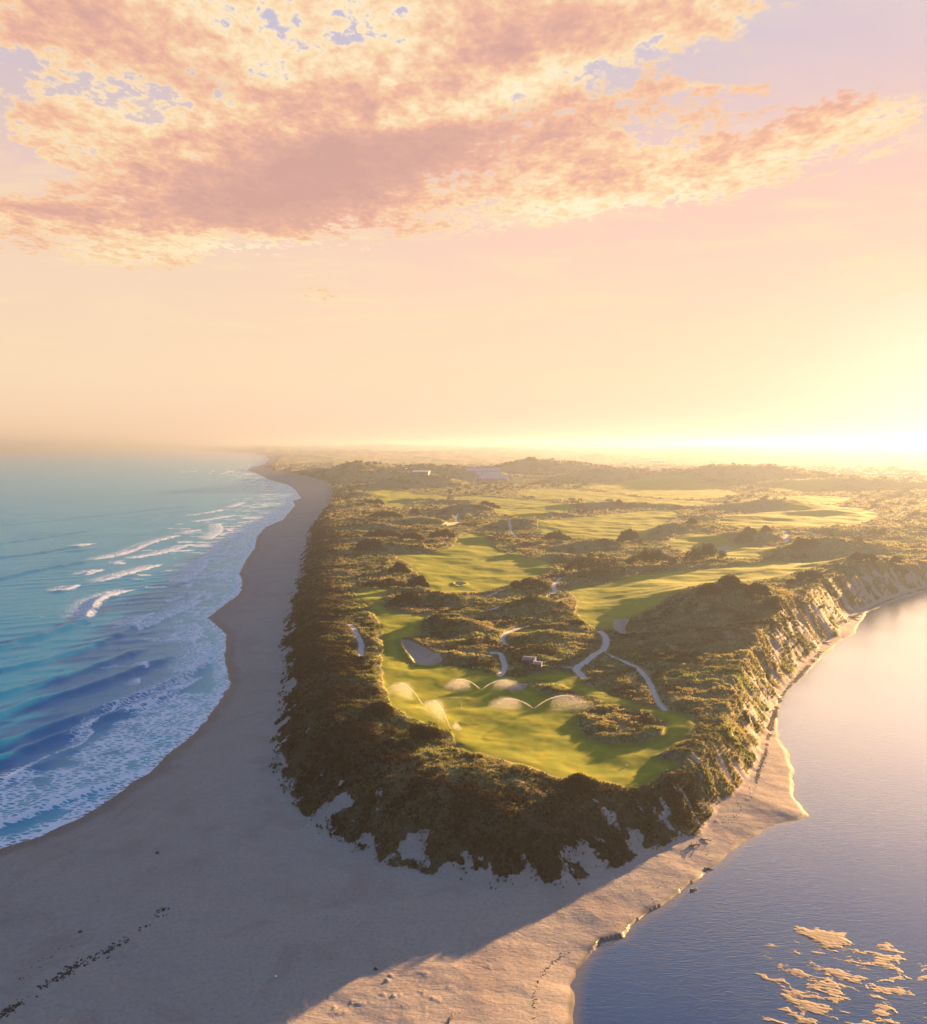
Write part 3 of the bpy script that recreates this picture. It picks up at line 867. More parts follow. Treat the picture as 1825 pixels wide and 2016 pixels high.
def build_sea():
    r = [66.0]
    while r[-1] < 34000:
        q = r[-1]
        r.append(q + max(0.30, q * (0.0030 if q < 500 else 0.0055 if q < 1500 else 0.022)))
    r = np.array(r)
    nc = 400
    X, Y = fan(-43, -4, nc, r)
    shp = X.shape
    X, Y = X.ravel(), Y.ravel()
    D = np.hypot(X, Y)
    wx = 0.9 * fbm(X / 7, Y / 7, 3, seed=40)
    off = poly_sd(X, Y, OCEAN) - np.where(D < 900, wx * 0.7, 0)      # metres out from the water's edge
    z = np.zeros(X.shape)
    foam = np.zeros(X.shape)
    seaward = np.array((-0.83, 0.56))
    # smooth background swell, long-crested
    ca, sa = math.cos(R(-60)), math.sin(R(-60))
    ph = (X * ca + Y * sa) + 6 * fbm(X / 60, Y / 60, 2, seed=80)
    amp = sstep(off, 5, 40) * (0.15 + 0.13 * fbm(X / 70, Y / 70, 2, seed=81)) * (1 - sstep(D, 2500, 6000))
    z += amp * np.sin(ph * 2 * np.pi / 11.0) + 0.6 * amp * np.sin((X * 0.42 - Y * 0.9) * 2 * np.pi / 6.3 + 3 * fbm(X / 20, Y / 20, 2, seed=82))
    z += 0.06 * sstep(off, 3, 12) * fbm(X / 1.6, Y / 1.6, 2, seed=83) * (D < 700)
    for pts, h, fo in WAVES:
        P = chaikin(UL(pts, 0.3), False, 2)
        L = np.cumsum([0] + [math.dist(a, b) for a, b in zip(P[:-1], P[1:])])
        xs = [q[0] for q in P]; ys = [q[1] for q in P]
        m = (X > min(xs) - 25) & (X < max(xs) + 25) & (Y > min(ys) - 25) & (Y < max(ys) + 25)
        x, y = X[m], Y[m]
        x = x + 0.7 * fbm(x / 5, y / 5, 2, seed=84); y = y + 0.7 * fbm(x / 5 + 9, y / 5, 2, seed=85)
        best = np.full(x.shape, 1e18); sgn = np.zeros(x.shape); par = np.zeros(x.shape)
        for i, (a, b) in enumerate(zip(P[:-1], P[1:])):
            dx, dy = b[0] - a[0], b[1] - a[1]
            LL = math.hypot(dx, dy)
            t = np.clip(((x - a[0]) * dx + (y - a[1]) * dy) / (LL * LL), 0, 1)
            d2 = (x - a[0] - t * dx) ** 2 + (y - a[1] - t * dy) ** 2
            s = (dx * (y - a[1]) - dy * (x - a[0])) / LL          # left of the line is seaward
            u = d2 < best
            best = np.where(u, d2, best); sgn = np.where(u, s, sgn); par = np.where(u, (L[i] + t * LL) / L[-1], par)
        d = np.sqrt(best) * np.sign(sgn)
        taper = sstep(par, 0, 0.12) * (1 - sstep(par, 0.85, 1.0)) if pts[0][0] > 5 else (1 - sstep(par, 0.8, 1.0))
        prof = np.where(d > 0, np.exp(-(d / 3.6) ** 2), np.exp(-(d / 1.5) ** 2)) - 0.35 * np.exp(-((d + 3.4) / 2.4) ** 2)
        z[m] += h * 1.0 * prof * taper * sstep(off[m], 0.5, 6)
        if fo:
            w = sstep(par, fo[0] - 0.03, fo[0] + 0.03) * (1 - sstep(par, fo[1] - 0.04, fo[1] + 0.02))
            wide = 0.5 + 1.2 * np.clip(fbm(x / 6, y / 6, 2, seed=86) + 0.5, 0, 1)
            crest = np.exp(-((d + 0.6) / np.where(d < -0.6, 1.0, wide)) ** 2)
            trail = 0.36 * np.exp(-np.maximum(d, 0) / 7.0) * (d > 0)
            brk = np.clip(0.85 + 0.9 * fbm(x / 2.2, y / 2.2, 3, seed=93), 0.25, 1.1)
            foam[m] = np.maximum(foam[m], w * np.maximum(crest * brk, trail))
    # lacy foam left behind the breakers, and the wash along the sand
    lace = UL([(24, 1522), (97, 1515), (150, 1505), (138, 1490), (193, 1456), (248, 1411), (300, 1380), (345, 1363), (414, 1363), (440, 1360), (424, 1385),
               (345, 1452), (276, 1501), (207, 1528), (103, 1580), (0, 1615), (-60, 1635), (-60, 1560)], 0.0)
    ls = local(poly_sd, X, Y, chaikin(lace, True, 1), 20, -50.0) + 2.5 * fbm(X / 8, Y / 8, 3, seed=87)
    foam = np.maximum(foam, (0.33 + 0.36 * fbm(X / 9, Y / 5, 3, seed=92)) * sstep(ls, -2, 4))
    wash = np.exp(-(off / 3.2) ** 2) * (off > -1) * (0.62 + 0.4 * fbm(X / 6, Y / 6, 2, seed=88))
    foam = np.maximum(foam, wash * np.where(D < 900, 0.8, 1.0))
    for k, (d0, sd) in enumerate(((6.5, 94), (11.5, 95), (18.0, 96), (27.0, 97))):
        ln = off - d0 - 3.2 * fbm(X / 22, Y / 22, 2, seed=sd) - 0.6 * fbm(X / 3, Y / 3, 2, seed=sd + 10)
        msk = sstep(fbm(X / 18, Y / 18, 2, seed=sd + 20), -0.05, 0.35) * (1 - sstep(D, 700, 1100))
        wd = 0.35 + D / 900.0
        foam = np.maximum(foam, msk * 0.9 * np.exp(-(ln / wd) ** 2))
        foam = np.maximum(foam, msk * 0.30 * np.exp(-np.maximum(ln, 0) / 3.0) * (ln > 0))
    shallow = np.clip(1 - off / (26 + 14 * fbm(X / 40, Y / 40, 2, seed=89)), 0, 1)
    streak = sstep(fbm(X / 30 + Y / 60, Y / 10, 3, seed=91) + 0.5 * sstep(D, 260, 700) - off / 90, 0.12, 0.7)
    foam = np.maximum(foam, 0.40 * streak * sstep(off, 0, 5) * sstep(D, 220, 420))
    z += 0.04
    V = np.stack([X, Y, z], -1)
    F = grid_faces(len(r), nc)
    keep = off[F].max(1) > -1.2
    N = np.zeros_like(V)
    at = dict(foam=foam, off=off, shallow=shallow)
    v, f, a, _ = compact(V, F[keep], at, N)
    m, T = new_mat('sea_water')
    pos = T.n('ShaderNodeNewGeometry').outputs['Position']
    fo = T.attr('foam').outputs['Fac']; sh = T.attr('shallow').outputs['Fac']; offa = T.attr('off').outputs['Fac']
    mp = T.n('ShaderNodeMapping'); mp.inputs['Rotation'].default_value = (0, 0, R(33)); mp.inputs['Scale'].default_value = (1.0, 2.4, 1.0)
    T.link(pos, mp.inputs[0])
    n1 = T.noise(mp.outputs[0], 0.5, 5, 0.62, 0.6)
    n2 = T.noise(mp.outputs[0], 2.0, 4, 0.6, 0.4)
    vor = T.n('ShaderNodeTexVoronoi', feature='DISTANCE_TO_EDGE'); vor.inputs['Scale'].default_value = 0.40
    T.link(T.vmath('ADD', mp.outputs[0], T.vmath('SCALE', T.noise(pos, 0.7, 3, 0.6, color=True), scale=1.6)), vor.inputs['Vector'])
    lace_n = T.math('ADD', T.math('MULTIPLY', T.smooth(vor.outputs['Distance'], 0.0, 0.34, 1.0, 0.0), 0.75), T.math('MULTIPLY', n2, 0.50))
    fm = T.smooth(T.math('ADD', fo, T.math('MULTIPLY', T.math('SUBTRACT', lace_n, 0.62), 1.0)), 0.30, 0.52)
    fm = T.math('MULTIPLY', fm, T.smooth(fo, 0.03, 0.12))
    deep = T.mix(sh, (0.003, 0.165, 0.335, 1), (0.02, 0.32, 0.41, 1))
    deep = T.mix(T.math('MULTIPLY', T.smooth(n1, 0.45, 0.7), 0.4), deep, (0.010, 0.205, 0.385, 1))
    edge = T.smooth(offa, 0.0, 2.5, 0.75, 0.0)
    deep = T.mix(edge, deep, (0.15, 0.14, 0.15, 1))
    col = T.mix(fm, deep, (0.66, 0.70, 0.74, 1))
    hh = T.math('ADD', T.math('MULTIPLY', n1, 0.9), T.math('MULTIPLY', n2, 0.35))
    hh = T.math('ADD', hh, T.math('MULTIPLY', fm, 0.25))
    nrm = T.bump(hh, 0.40, 0.55)
    dif = T.n('ShaderNodeBsdfDiffuse'); T.link(col, dif.inputs['Color'])
    up = T.n('ShaderNodeCombineXYZ'); up.inputs[2].default_value = 1.0        # light scattered up from below does not follow the ripples
    T.link(up.outputs[0], dif.inputs['Normal'])
    glo = T.n('ShaderNodeBsdfGlossy'); glo.inputs['Color'].default_value = (0.42, 0.74, 1.0, 1); glo.inputs['Roughness'].default_value = 0.18
    T.link(nrm, glo.inputs['Normal'])
    fr = T.n('ShaderNodeFresnel'); fr.inputs['IOR'].default_value = 1.45; T.link(nrm, fr.inputs['Normal'])
    mx = T.n('ShaderNodeMixShader')
    T.link(T.math('MULTIPLY', fr.outputs[0], T.math('MULTIPLY_ADD', fm, -0.85, 1.0)), mx.inputs[0])
    T.link(dif.outputs[0], mx.inputs[1]); T.link(glo.outputs[0], mx.inputs[2])
    out = T.n('ShaderNodeOutputMaterial'); T.link(mx.outputs[0], out.inputs[0])
    o = make_mesh('sea', v, f, a, None, m)
    o['kind'] = 'structure'


build_sea()


# ------------------------------------------------------------------ estuary and its sandbars
BARS = [([(1550, 1823), (1606, 1826), (1663, 1836), (1672, 1846), (1690, 1863), (1668, 1862), (1655, 1872), (1643, 1877), (1603, 1857)], 1.0),
        ([(1652, 1886), (1690, 1882), (1728, 1904), (1722, 1915), (1690, 1911), (1660, 1900)], 0.8),
        ([(1718, 1858), (1738, 1848), (1788, 1878), (1780, 1882), (1735, 1874)], 0.9), ([(1742, 1880), (1760, 1878), (1778, 1893), (1762, 1893)], 0.8),
        ([(1745, 1945), (1775, 1938), (1805, 1955), (1800, 1964), (1765, 1962)], 0.9), ([(1800, 1920), (1830, 1915), (1840, 1934), (1805, 1934)], 0.9),
        ([(1800, 1942), (1822, 1950), (1818, 1956), (1803, 1948)], 0.8), ([(1700, 1875), (1722, 1878), (1728, 1890), (1706, 1884)], 0.8),
        ([(1585, 1865), (1622, 1872), (1630, 1886), (1598, 1884)], 0.7), ([(1690, 1950), (1740, 1962), (1800, 1982), (1795, 1988), (1730, 1978)], 0.7)]


def bar_height(X, Y):
    """Level of the sand flats in the estuary, near the water's surface."""
    region = poly_sd(X, Y, UL([(1470, 1836), (1555, 1818), (1640, 1836), (1720, 1840), (1830, 1872), (1900, 1895), (1900, 2150), (1440, 2150), (1420, 1960), (1460, 1890)], 0))
    reg = sstep(region, -5, 8)
    ca, sa = math.cos(R(-16)), math.sin(R(-16))
    a, b = X * ca + Y * sa, -X * sa + Y * ca
    wa = a + 1.0 * fbm(X / 3.5, Y / 3.5, 2, seed=101); wb = b + 0.5 * fbm(X / 2.5, Y / 2.5, 2, seed=106)
    n = fbm(wa / 4.4, wb / 2.1, 5, gain=0.62, seed=100) + 0.35 * fbm(X / 11, Y / 11, 2, seed=102)
    z = -0.40 + 0.40 * reg * (0.90 + n)
    z = np.where(z > 0.0, 0.06 * (1 - np.exp(-z / 0.09)), z)
    for p, s in BARS:
        sd = local(poly_sd, X, Y, chaikin(UL(p, 0.05), True, 1), 6, -9.0) + 0.7 * fbm(a / 1.8, b / 0.9, 3, seed=103)
        z = np.maximum(z, -0.25 + 0.335 * s * sstep(sd, -2.4, 1.2))
    return z, region, b


def build_estuary():
    xs = np.concatenate([np.arange(8, 140, 0.6), np.linspace(140, 2200, 60)])
    ys = np.concatenate([np.arange(40, 150, 0.6), np.arange(150, 330, 1.2), np.linspace(330, 560, 40)])
    X, Y = np.meshgrid(xs, ys)
    shp = X.shape
    X, Y = X.ravel(), Y.ravel()
    d = poly_sd(X, Y, ESTUARY)
    V = np.stack([X, Y, np.full(X.shape, 0.02)], -1)
    F = grid_faces(*shp)
    keep = d[F].max(1) > -1.5
    zb, _, _ = bar_height(X, Y)
    at = dict(inshore=d, shoal=sstep(zb, -0.42, -0.02))
    v, f, a, _ = compact(V, F[keep], at, np.zeros_like(V))
    m, T = new_mat('estuary_water')
    pos = T.n('ShaderNodeNewGeometry').outputs['Position']
    mp = T.n('ShaderNodeMapping'); mp.inputs['Rotation'].default_value = (0, 0, R(-20)); mp.inputs['Scale'].default_value = (0.5, 1.5, 1.0)
    T.link(pos, mp.inputs[0])
    n1 = T.noise(mp.outputs[0], 0.9, 3, 0.55, 1.0)
    n2 = T.noise(mp.outputs[0], 2.6, 3, 0.55, 0.6)
    calm = T.smooth(T.noise(pos, 0.030, 3, 0.5), 0.38, 0.62, 0.65, 1.0)
    hh = T.math('ADD', T.math('MULTIPLY', n1, 0.8), T.math('MULTIPLY', n2, 0.45))
    nrm = T.bump(T.math('MULTIPLY', hh, calm), 0.40, 0.13)
    col = T.mix(T.noise(pos, 0.05, 3, 0.5), (0.004, 0.026, 0.110, 1), (0.008, 0.050, 0.165, 1))
    col = T.mix(T.math('MULTIPLY', T.attr('shoal').outputs['Fac'], 0.7), col, (0.022, 0.062, 0.125, 1))
    col = T.mix(T.smooth(T.attr('inshore').outputs['Fac'], 0.0, 2.2, 0.8, 0.0), col, (0.10, 0.085, 0.075, 1))
    dif = T.n('ShaderNodeBsdfDiffuse'); T.link(col, dif.inputs['Color'])
    glo = T.n('ShaderNodeBsdfGlossy'); glo.inputs['Color'].default_value = (0.96, 0.98, 1.0, 1); glo.inputs['Roughness'].default_value = 0.12
    T.link(nrm, glo.inputs['Normal'])
    fr = T.n('ShaderNodeFresnel'); fr.inputs['IOR'].default_value = 2.3; T.link(nrm, fr.inputs['Normal'])
    mx = T.n('ShaderNodeMixShader')
    T.link(T.smooth(fr.outputs[0], 0.15, 0.32, 0.03, 0.98), mx.inputs[0]); T.link(dif.outputs[0], mx.inputs[1]); T.link(glo.outputs[0], mx.inputs[2])
    out = T.n('ShaderNodeOutputMaterial'); T.link(mx.outputs[0], out.inputs[0])
    o = make_mesh('estuary', v, f, a, None, m)
    o['kind'] = 'structure'


build_estuary()

def build_sandbars():
    step = 0.11
    xs = np.arange(30, 84, step); ys = np.arange(86, 134, step)
    X, Y = np.meshgrid(xs, ys)
    shp = X.shape
    X, Y = X.ravel(), Y.ravel()
    z, region, b = bar_height(X, Y)
    rip = np.sin((b + 0.25 * fbm(X / 1.1, Y / 1.1, 2, seed=104)) * 2 * np.pi / 0.62)
    z = np.where(z > -0.05, z + 0.008 * rip + 0.012 * fbm(X / 0.5, Y / 0.5, 2, seed=105), z)
    F = grid_faces(*shp)
    keep = (z[F].max(1) > -0.02) & (region[F].mean(1) > -14)
    V = np.stack([X, Y, z], -1)
    v, f, at, _ = compact(V, F[keep], {}, np.zeros_like(V))
    m, T = new_mat('bar_sand')
    pos = T.n('ShaderNodeNewGeometry').outputs['Position']
    sx = T.n('ShaderNodeSeparateXYZ'); T.link(pos, sx.inputs[0])
    col = T.mix(T.noise(pos, 1.2, 4, 0.6), (0.135, 0.105, 0.078, 1), (0.235, 0.18, 0.135, 1))
    col = T.mix(T.smooth(sx.outputs[2], 0.015, 0.05, 1.0, 0.0), col, (0.09, 0.07, 0.055, 1))
    finish(T, col, 0.75, T.bump(T.noise(pos, 5.0, 3, 0.6), 0.4, 0.1), 0.3)
    o = make_mesh('sandbar', v, f, None, None, m)
    o['kind'] = 'structure'


build_sandbars()


# ------------------------------------------------------------------ the haze over land and sea
def build_haze():
    bm = bmesh.new()
    bmesh.ops.create_cube(bm, size=1.0)
    me = bpy.data.meshes.new('haze'); bm.to_mesh(me); bm.free()
    o = bpy.data.objects.new('haze', me); COL.objects.link(o)
    top, bot = 112.0, -4.0
    o.scale = (90000, 90000, top - bot)
    o.location = (0, 0, (top + bot) / 2)
    m, T = new_mat('haze_air')
    v = T.n('ShaderNodeVolumePrincipled')
    v.inputs['Color'].default_value = (0.195, 0.235, 0.325, 1)
    v.inputs['Density'].default_value = HAZE_DENSITY
    v.inputs['Anisotropy'].default_value = 0.46
    out = T.n('ShaderNodeOutputMaterial'); T.link(v.outputs[0], out.inputs['Volume'])
    me.materials.append(m)
    m.cycles.homogeneous_volume = True
    o['kind'] = 'stuff'
    o['label'] = 'warm sunlit haze over the links and the coast'
    o['category'] = 'haze'


HAZE_DENSITY = 2.4e-4
build_haze()

# ------------------------------------------------------------------ plants
def leaf_mat(name, c1, c2, trans=0.35, instanced=True, green=None):
    m, T = new_mat(name)
    if instanced:
        tint = T.attr('tint', 'INSTANCER').outputs['Fac']
    else:
        tint = T.attr('tint').outputs['Fac']
    col = T.mix(tint, c1, c2)
    if green:
        col = T.mix(T.attr('hue', 'INSTANCER').outputs['Fac'], col, T.mix(tint, c1, green))
    d = T.n('ShaderNodeBsdfDiffuse'); T.link(col, d.inputs[0])
    t = T.n('ShaderNodeBsdfTranslucent'); T.link(col, t.inputs[0])
    mx = T.n('ShaderNodeMixShader'); mx.inputs[0].default_value = trans
    T.link(d.outputs[0], mx.inputs[1]); T.link(t.outputs[0], mx.inputs[2])
    o = T.n('ShaderNodeOutputMaterial'); T.link(mx.outputs[0], o.inputs[0])
    return m


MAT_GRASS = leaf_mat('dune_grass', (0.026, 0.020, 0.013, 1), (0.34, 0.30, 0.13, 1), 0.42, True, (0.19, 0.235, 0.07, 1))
MAT_SCRUB = leaf_mat('scrub_leaves', (0.018, 0.011, 0.010, 1), (0.046, 0.030, 0.019, 1), 0.2)
MAT_SHRUB = leaf_mat('shrub_leaves', (0.018, 0.015, 0.008, 1), (0.052, 0.040, 0.016, 1), 0.22, False)
m_, T_ = new_mat('shrub_bark')
finish(T_, T_.mix(T_.noise(T_.n('ShaderNodeNewGeometry').outputs['Position'], 6.0, 4), (0.06, 0.045, 0.035, 1), (0.13, 0.105, 0.085, 1)), 0.95, None, 0.1)
MAT_BARK = m_


def proto(name, verts, faces, mat):
    me = bpy.data.meshes.new(name)
    me.from_pydata(verts, [], faces)
    me.materials.append(mat)
    me.update()
    return bpy.data.objects.new(name, me)           # only used as the pattern of a scatter


def grass_tuft(k):
    rg = random.Random(100 + k)
    V, F = [], []
    for b in range(15):
        a = rg.uniform(0, 2 * math.pi); r0 = rg.uniform(0, 0.32)
        bx, by = r0 * math.cos(a), r0 * math.sin(a)
        h = rg.uniform(0.45, 1.0); lean = rg.uniform(0.15, 0.55)
        la = a + rg.uniform(-0.6, 0.6)
        tx, ty = bx + lean * math.cos(la) + 0.28 * h, by + lean * math.sin(la) - 0.10 * h
        w = rg.uniform(0.035, 0.075); wa = rg.uniform(0, math.pi)
        wx, wy = w * math.cos(wa), w * math.sin(wa)
        mx_, my_ = (bx * 0.62 + tx * 0.38), (by * 0.62 + ty * 0.38)
        i = len(V)
        V += [(bx - wx, by - wy, -0.1), (bx + wx, by + wy, -0.1), (mx_ + wx, my_ + wy, h * 0.68), (mx_ - wx, my_ - wy, h * 0.68), (tx, ty, h * (0.95 if lean < .4 else .8))]
        F += [(i, i + 1, i + 2, i + 3), (i + 3, i + 2, i + 4)]
    return proto('grass_tuft', V, F, MAT_GRASS)


def leaf_cloud(rg, n, lobes, size, flat=0.5):
    """Leaf-sized faces spread over the outer part of a few lobes."""
    V, F, tint = [], [], []
    tot = sum(l[3] * l[4] + l[3] * l[5] for l in lobes)
    for (cx, cy, cz, rx, ry, rz) in lobes:
        for _ in range(max(8, int(n * (rx * ry + rx * rz) / tot))):
            u, v = rg.uniform(-0.35, 1), rg.uniform(0, 2 * math.pi)
            s = math.sqrt(max(0, 1 - u * u)); rr = rg.uniform(0.72, 1.06)
            nx, ny, nz = s * math.cos(v), s * math.sin(v), u
            c = Vector((cx + nx * rx * rr, cy + ny * ry * rr, cz + nz * rz * rr))
            nr = Vector((nx, ny, nz)) + Vector((rg.gauss(0, flat), rg.gauss(0, flat), rg.gauss(0, flat)))
            nr.normalize()
            t = nr.orthogonal().normalized()
            t.rotate(Matrix.Rotation(rg.uniform(0, 6.28), 3, nr))
            b = nr.cross(t)
            l, w = size * rg.uniform(0.7, 1.3), size * rg.uniform(0.4, 0.8)
            i = len(V)
            V += [tuple(c - t * l), tuple(c + b * w), tuple(c + t * l), tuple(c - b * w)]
            F.append((i, i + 1, i + 2, i + 3))
            tv = min(1, max(0, rg.gauss(0.45, 0.25)))
            tint += [tv] * 4
    return V, F, tint


def scrub_clump(k):
    rg = random.Random(300 + k)
    lobes = [(0, 0, 0.35, 0.7, 0.6, 0.55)] + [(rg.uniform(-.6, .6), rg.uniform(-.5, .5), rg.uniform(.25, .5), rg.uniform(.35, .5), rg.uniform(.35, .5), rg.uniform(.3, .5)) for _ in range(3)]
    V, F, _ = leaf_cloud(rg, 110, lobes, 0.13)
    return proto('scrub_clump', V, F, MAT_SCRUB)


def scatter(name, protos, P, scl, rot, tint, label, category):
    """Many small plants of one cover, standing at points P."""
    pc = bpy.data.collections.new(name + '_patterns')
    for o in protos:
        pc.objects.link(o)
    me = bpy.data.meshes.new(name)
    n = len(P)
    me.vertices.add(n)
    me.vertices.foreach_set('co', np.ascontiguousarray(P, np.float32).ravel())
    hue = np.clip(0.5 + 1.1 * fbm(P[:, 0] / 34, P[:, 1] / 26, 3, seed=210) + RNG.normal(0, 0.12, n), 0, 1)
    for an, av in (('scl', scl), ('tint', tint), ('hue', hue)):
        a = me.attributes.new(an, 'FLOAT', 'POINT'); a.data.foreach_set('value', np.ascontiguousarray(av, np.float32))
    a = me.attributes.new('rot', 'FLOAT_VECTOR', 'POINT'); a.data.foreach_set('vector', np.ascontiguousarray(rot, np.float32).ravel())
    a = me.attributes.new('pick', 'INT', 'POINT'); a.data.foreach_set('value', RNG.integers(0, len(protos), n).astype(np.int32))
    o = bpy.data.objects.new(name, me)
    COL.objects.link(o)
    g = bpy.data.node_groups.new(name, 'GeometryNodeTree')
    g.interface.new_socket('Geometry', in_out='INPUT', socket_type='NodeSocketGeometry')
    g.interface.new_socket('Geometry', in_out='OUTPUT', socket_type='NodeSocketGeometry')
    N, L = g.nodes, g.links
    gi, go = N.new('NodeGroupInput'), N.new('NodeGroupOutput')
    ci = N.new('GeometryNodeCollectionInfo'); ci.inputs['Collection'].default_value = pc
    ci.inputs['Separate Children'].default_value = True; ci.inputs['Reset Children'].default_value = True
    ip = N.new('GeometryNodeInstanceOnPoints')

    def named(nm, typ):
        q = N.new('GeometryNodeInputNamedAttribute'); q.data_type = typ; q.inputs['Name'].default_value = nm
        return q.outputs['Attribute']
    L.new(gi.outputs[0], ip.inputs['Points']); L.new(ci.outputs[0], ip.inputs['Instance'])
    ip.inputs['Pick Instance'].default_value = True
    L.new(named('pick', 'INT'), ip.inputs['Instance Index'])
    L.new(named('rot', 'FLOAT_VECTOR'), ip.inputs['Rotation'])
    L.new(named('scl', 'FLOAT'), ip.inputs['Scale'])
    L.new(ip.outputs[0], go.inputs[0])
    md = o.modifiers.new('plants', 'NODES'); md.node_group = g
    o['kind'] = 'stuff'; o['label'] = label; o['category'] = category
    return o


def ring_points(r0, r1, a0, a1, dens):
    n = int((r1 * r1 - r0 * r0) * 0.5 * R(a1 - a0) * dens)
    rr = np.sqrt(RNG.uniform(r0 * r0, r1 * r1, n)); th = RNG.uniform(R(a0), R(a1), n)
    return rr * np.sin(th), rr * np.cos(th)


KEYS = ['z', 'fair', 'bunk', 'path', 'veg', 'd_t', 'd_o', 'd_e', 'scrub', 'side_e', 'face']


def plant_cover():
    G, C = [], []
    for (r0, r1, dens, sc) in ((110, 210, 6.0, 0.62), (210, 340, 3.8, 0.78), (340, 700, 0.7, 1.05), (700, 1500, 0.07, 2.0)):
        X, Y = ring_points(r0, r1, -36, 36, dens)
        z, fair, bunk, path, veg, d_t, d_o, d_e, scrub, se, face = sample(X, Y, KEYS)
        cl = fbm(X / 5.0, Y / 5.0, 3, seed=200)
        ok = (d_t > -1.0) & (fair < -0.25) & (bunk < -0.3) & (path < -0.35) & (z > 1.2)
        pr = np.clip(veg * 1.15 + 0.10 + 0.5 * cl * (veg < 0.7), 0.0, 1.0) * np.clip(0.85 + 0.8 * cl, 0.25, 1)
        pr = np.where(d_t < 0.5, 0.02, pr)
        ok &= RNG.random(len(X)) < pr
        s = sc * RNG.uniform(0.55, 1.25, len(X)) * np.clip(0.85 + 0.5 * cl, 0.5, 1.3)
        s *= np.where(fair > -1.6, 0.75, 1.0) * np.where(veg < 0.4, 0.75, 1.0)
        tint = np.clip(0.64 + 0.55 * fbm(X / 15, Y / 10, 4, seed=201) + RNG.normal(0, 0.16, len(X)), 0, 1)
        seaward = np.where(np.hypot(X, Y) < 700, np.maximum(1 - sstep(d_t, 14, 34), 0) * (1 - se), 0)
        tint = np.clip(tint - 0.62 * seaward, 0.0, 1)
        G.append(np.stack([X, Y, z - 0.03 * sc, s, tint], -1)[ok])
    for (r0, r1, dens, sc) in ((120, 340, 0.62, 1.0), (340, 800, 0.07, 1.7), (800, 2600, 0.016, 4.0)):
        X, Y = ring_points(r0, r1, -36, 36, dens)
        z, fair, bunk, path, veg, d_t, d_o, d_e, scrub, se, face = sample(X, Y, KEYS)
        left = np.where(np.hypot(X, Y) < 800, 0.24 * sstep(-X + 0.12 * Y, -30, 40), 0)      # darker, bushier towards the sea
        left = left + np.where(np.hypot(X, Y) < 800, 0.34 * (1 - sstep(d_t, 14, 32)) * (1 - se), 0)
        hill = np.where(np.hypot(X, Y) > 800, 0.30 * sstep(z, 14, 26) + 0.12, 0)
        ok = (veg > 0.45) & (fair < -2.5 * sc) & (bunk < -2.5) & (path < -2.2) & (d_t > 3) & (scrub + left + hill + RNG.normal(0, 0.08, len(X)) > 0.46)
        s = sc * RNG.uniform(0.55, 1.35, len(X))
        tint = np.clip(0.4 + 0.5 * fbm(X / 20, Y / 20, 2, seed=202) + RNG.normal(0, 0.2, len(X)), 0, 1)
        C.append(np.stack([X, Y, z - 0.05, s, tint], -1)[ok])
    G, C = np.concatenate(G), np.concatenate(C)

    def rots(n, tilt):
        return np.stack([RNG.normal(0, tilt, n), RNG.normal(0, tilt, n), RNG.uniform(-0.9, 0.9, n)], -1)
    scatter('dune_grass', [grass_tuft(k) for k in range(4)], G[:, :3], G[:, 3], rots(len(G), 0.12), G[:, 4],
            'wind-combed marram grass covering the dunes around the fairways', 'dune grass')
    rc = rots(len(C), 0.1); rc[:, 2] *= 3.4
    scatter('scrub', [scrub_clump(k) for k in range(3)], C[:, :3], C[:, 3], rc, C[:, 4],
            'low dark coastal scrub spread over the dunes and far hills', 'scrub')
    print('PLANTS', len(G), len(C))


plant_cover()

# ------------------------------------------------------------------ things: helpers
def thing(name, label, cat, loc, rotz=0.0, group=None):
    o = bpy.data.objects.new(name, None)
    COL.objects.link(o)
    o.location = loc
    o.rotation_euler = (0, 0, rotz)
    o.empty_display_size = 0.5
    o['label'] = label; o['category'] = cat
    if group:
        o['group'] = group
    return o


def part(name, bm, mat, parent=None, smooth=False):
    me = bpy.data.meshes.new(name)
    bm.to_mesh(me); bm.free()
    if smooth:
        me.polygons.foreach_set('use_smooth', [True] * len(me.polygons))
    me.materials.append(mat)
    o = bpy.data.objects.new(name, me)
    COL.objects.link(o)
    if parent:
        o.parent = parent
    return o


def bx(bm, x0, x1, y0, y1, z0, z1):
    v = [bm.verts.new(c) for c in ((x0, y0, z0), (x1, y0, z0), (x1, y1, z0), (x0, y1, z0), (x0, y0, z1), (x1, y0, z1), (x1, y1, z1), (x0, y1, z1))]
    for f in ((3, 2, 1, 0), (4, 5, 6, 7), (0, 1, 5, 4), (1, 2, 6, 5), (2, 3, 7, 6), (3, 0, 4, 7)):
        bm.faces.new([v[i] for i in f])
    return v


def tube(bm, pts, rads, n=6):
    rings = []
    for i, p in enumerate(pts):
        p = Vector(p)
        d = (Vector(pts[min(i + 1, len(pts) - 1)]) - Vector(pts[max(i - 1, 0)])).normalized()
        a = d.orthogonal().normalized(); b = d.cross(a)
        rings.append([bm.verts.new(p + (a * math.cos(k * 2 * math.pi / n) + b * math.sin(k * 2 * math.pi / n)) * rads[i]) for k in range(n)])
    for r0, r1 in zip(rings[:-1], rings[1:]):
        for k in range(n):
            bm.faces.new((r0[k], r0[(k + 1) % n], r1[(k + 1) % n], r1[k]))
    bm.faces.new(rings[0][::-1]); bm.faces.new(rings[-1])


def simple_mat(name, c1, c2=None, rough=0.8, scale=4.0, spec=0.3):
    m, T = new_mat(name)
    col = c1 if c2 is None else T.mix(T.noise(T.n('ShaderNodeNewGeometry').outputs['Position'], scale, 4, 0.6), c1, c2)
    finish(T, col, rough, None, spec)
    return m


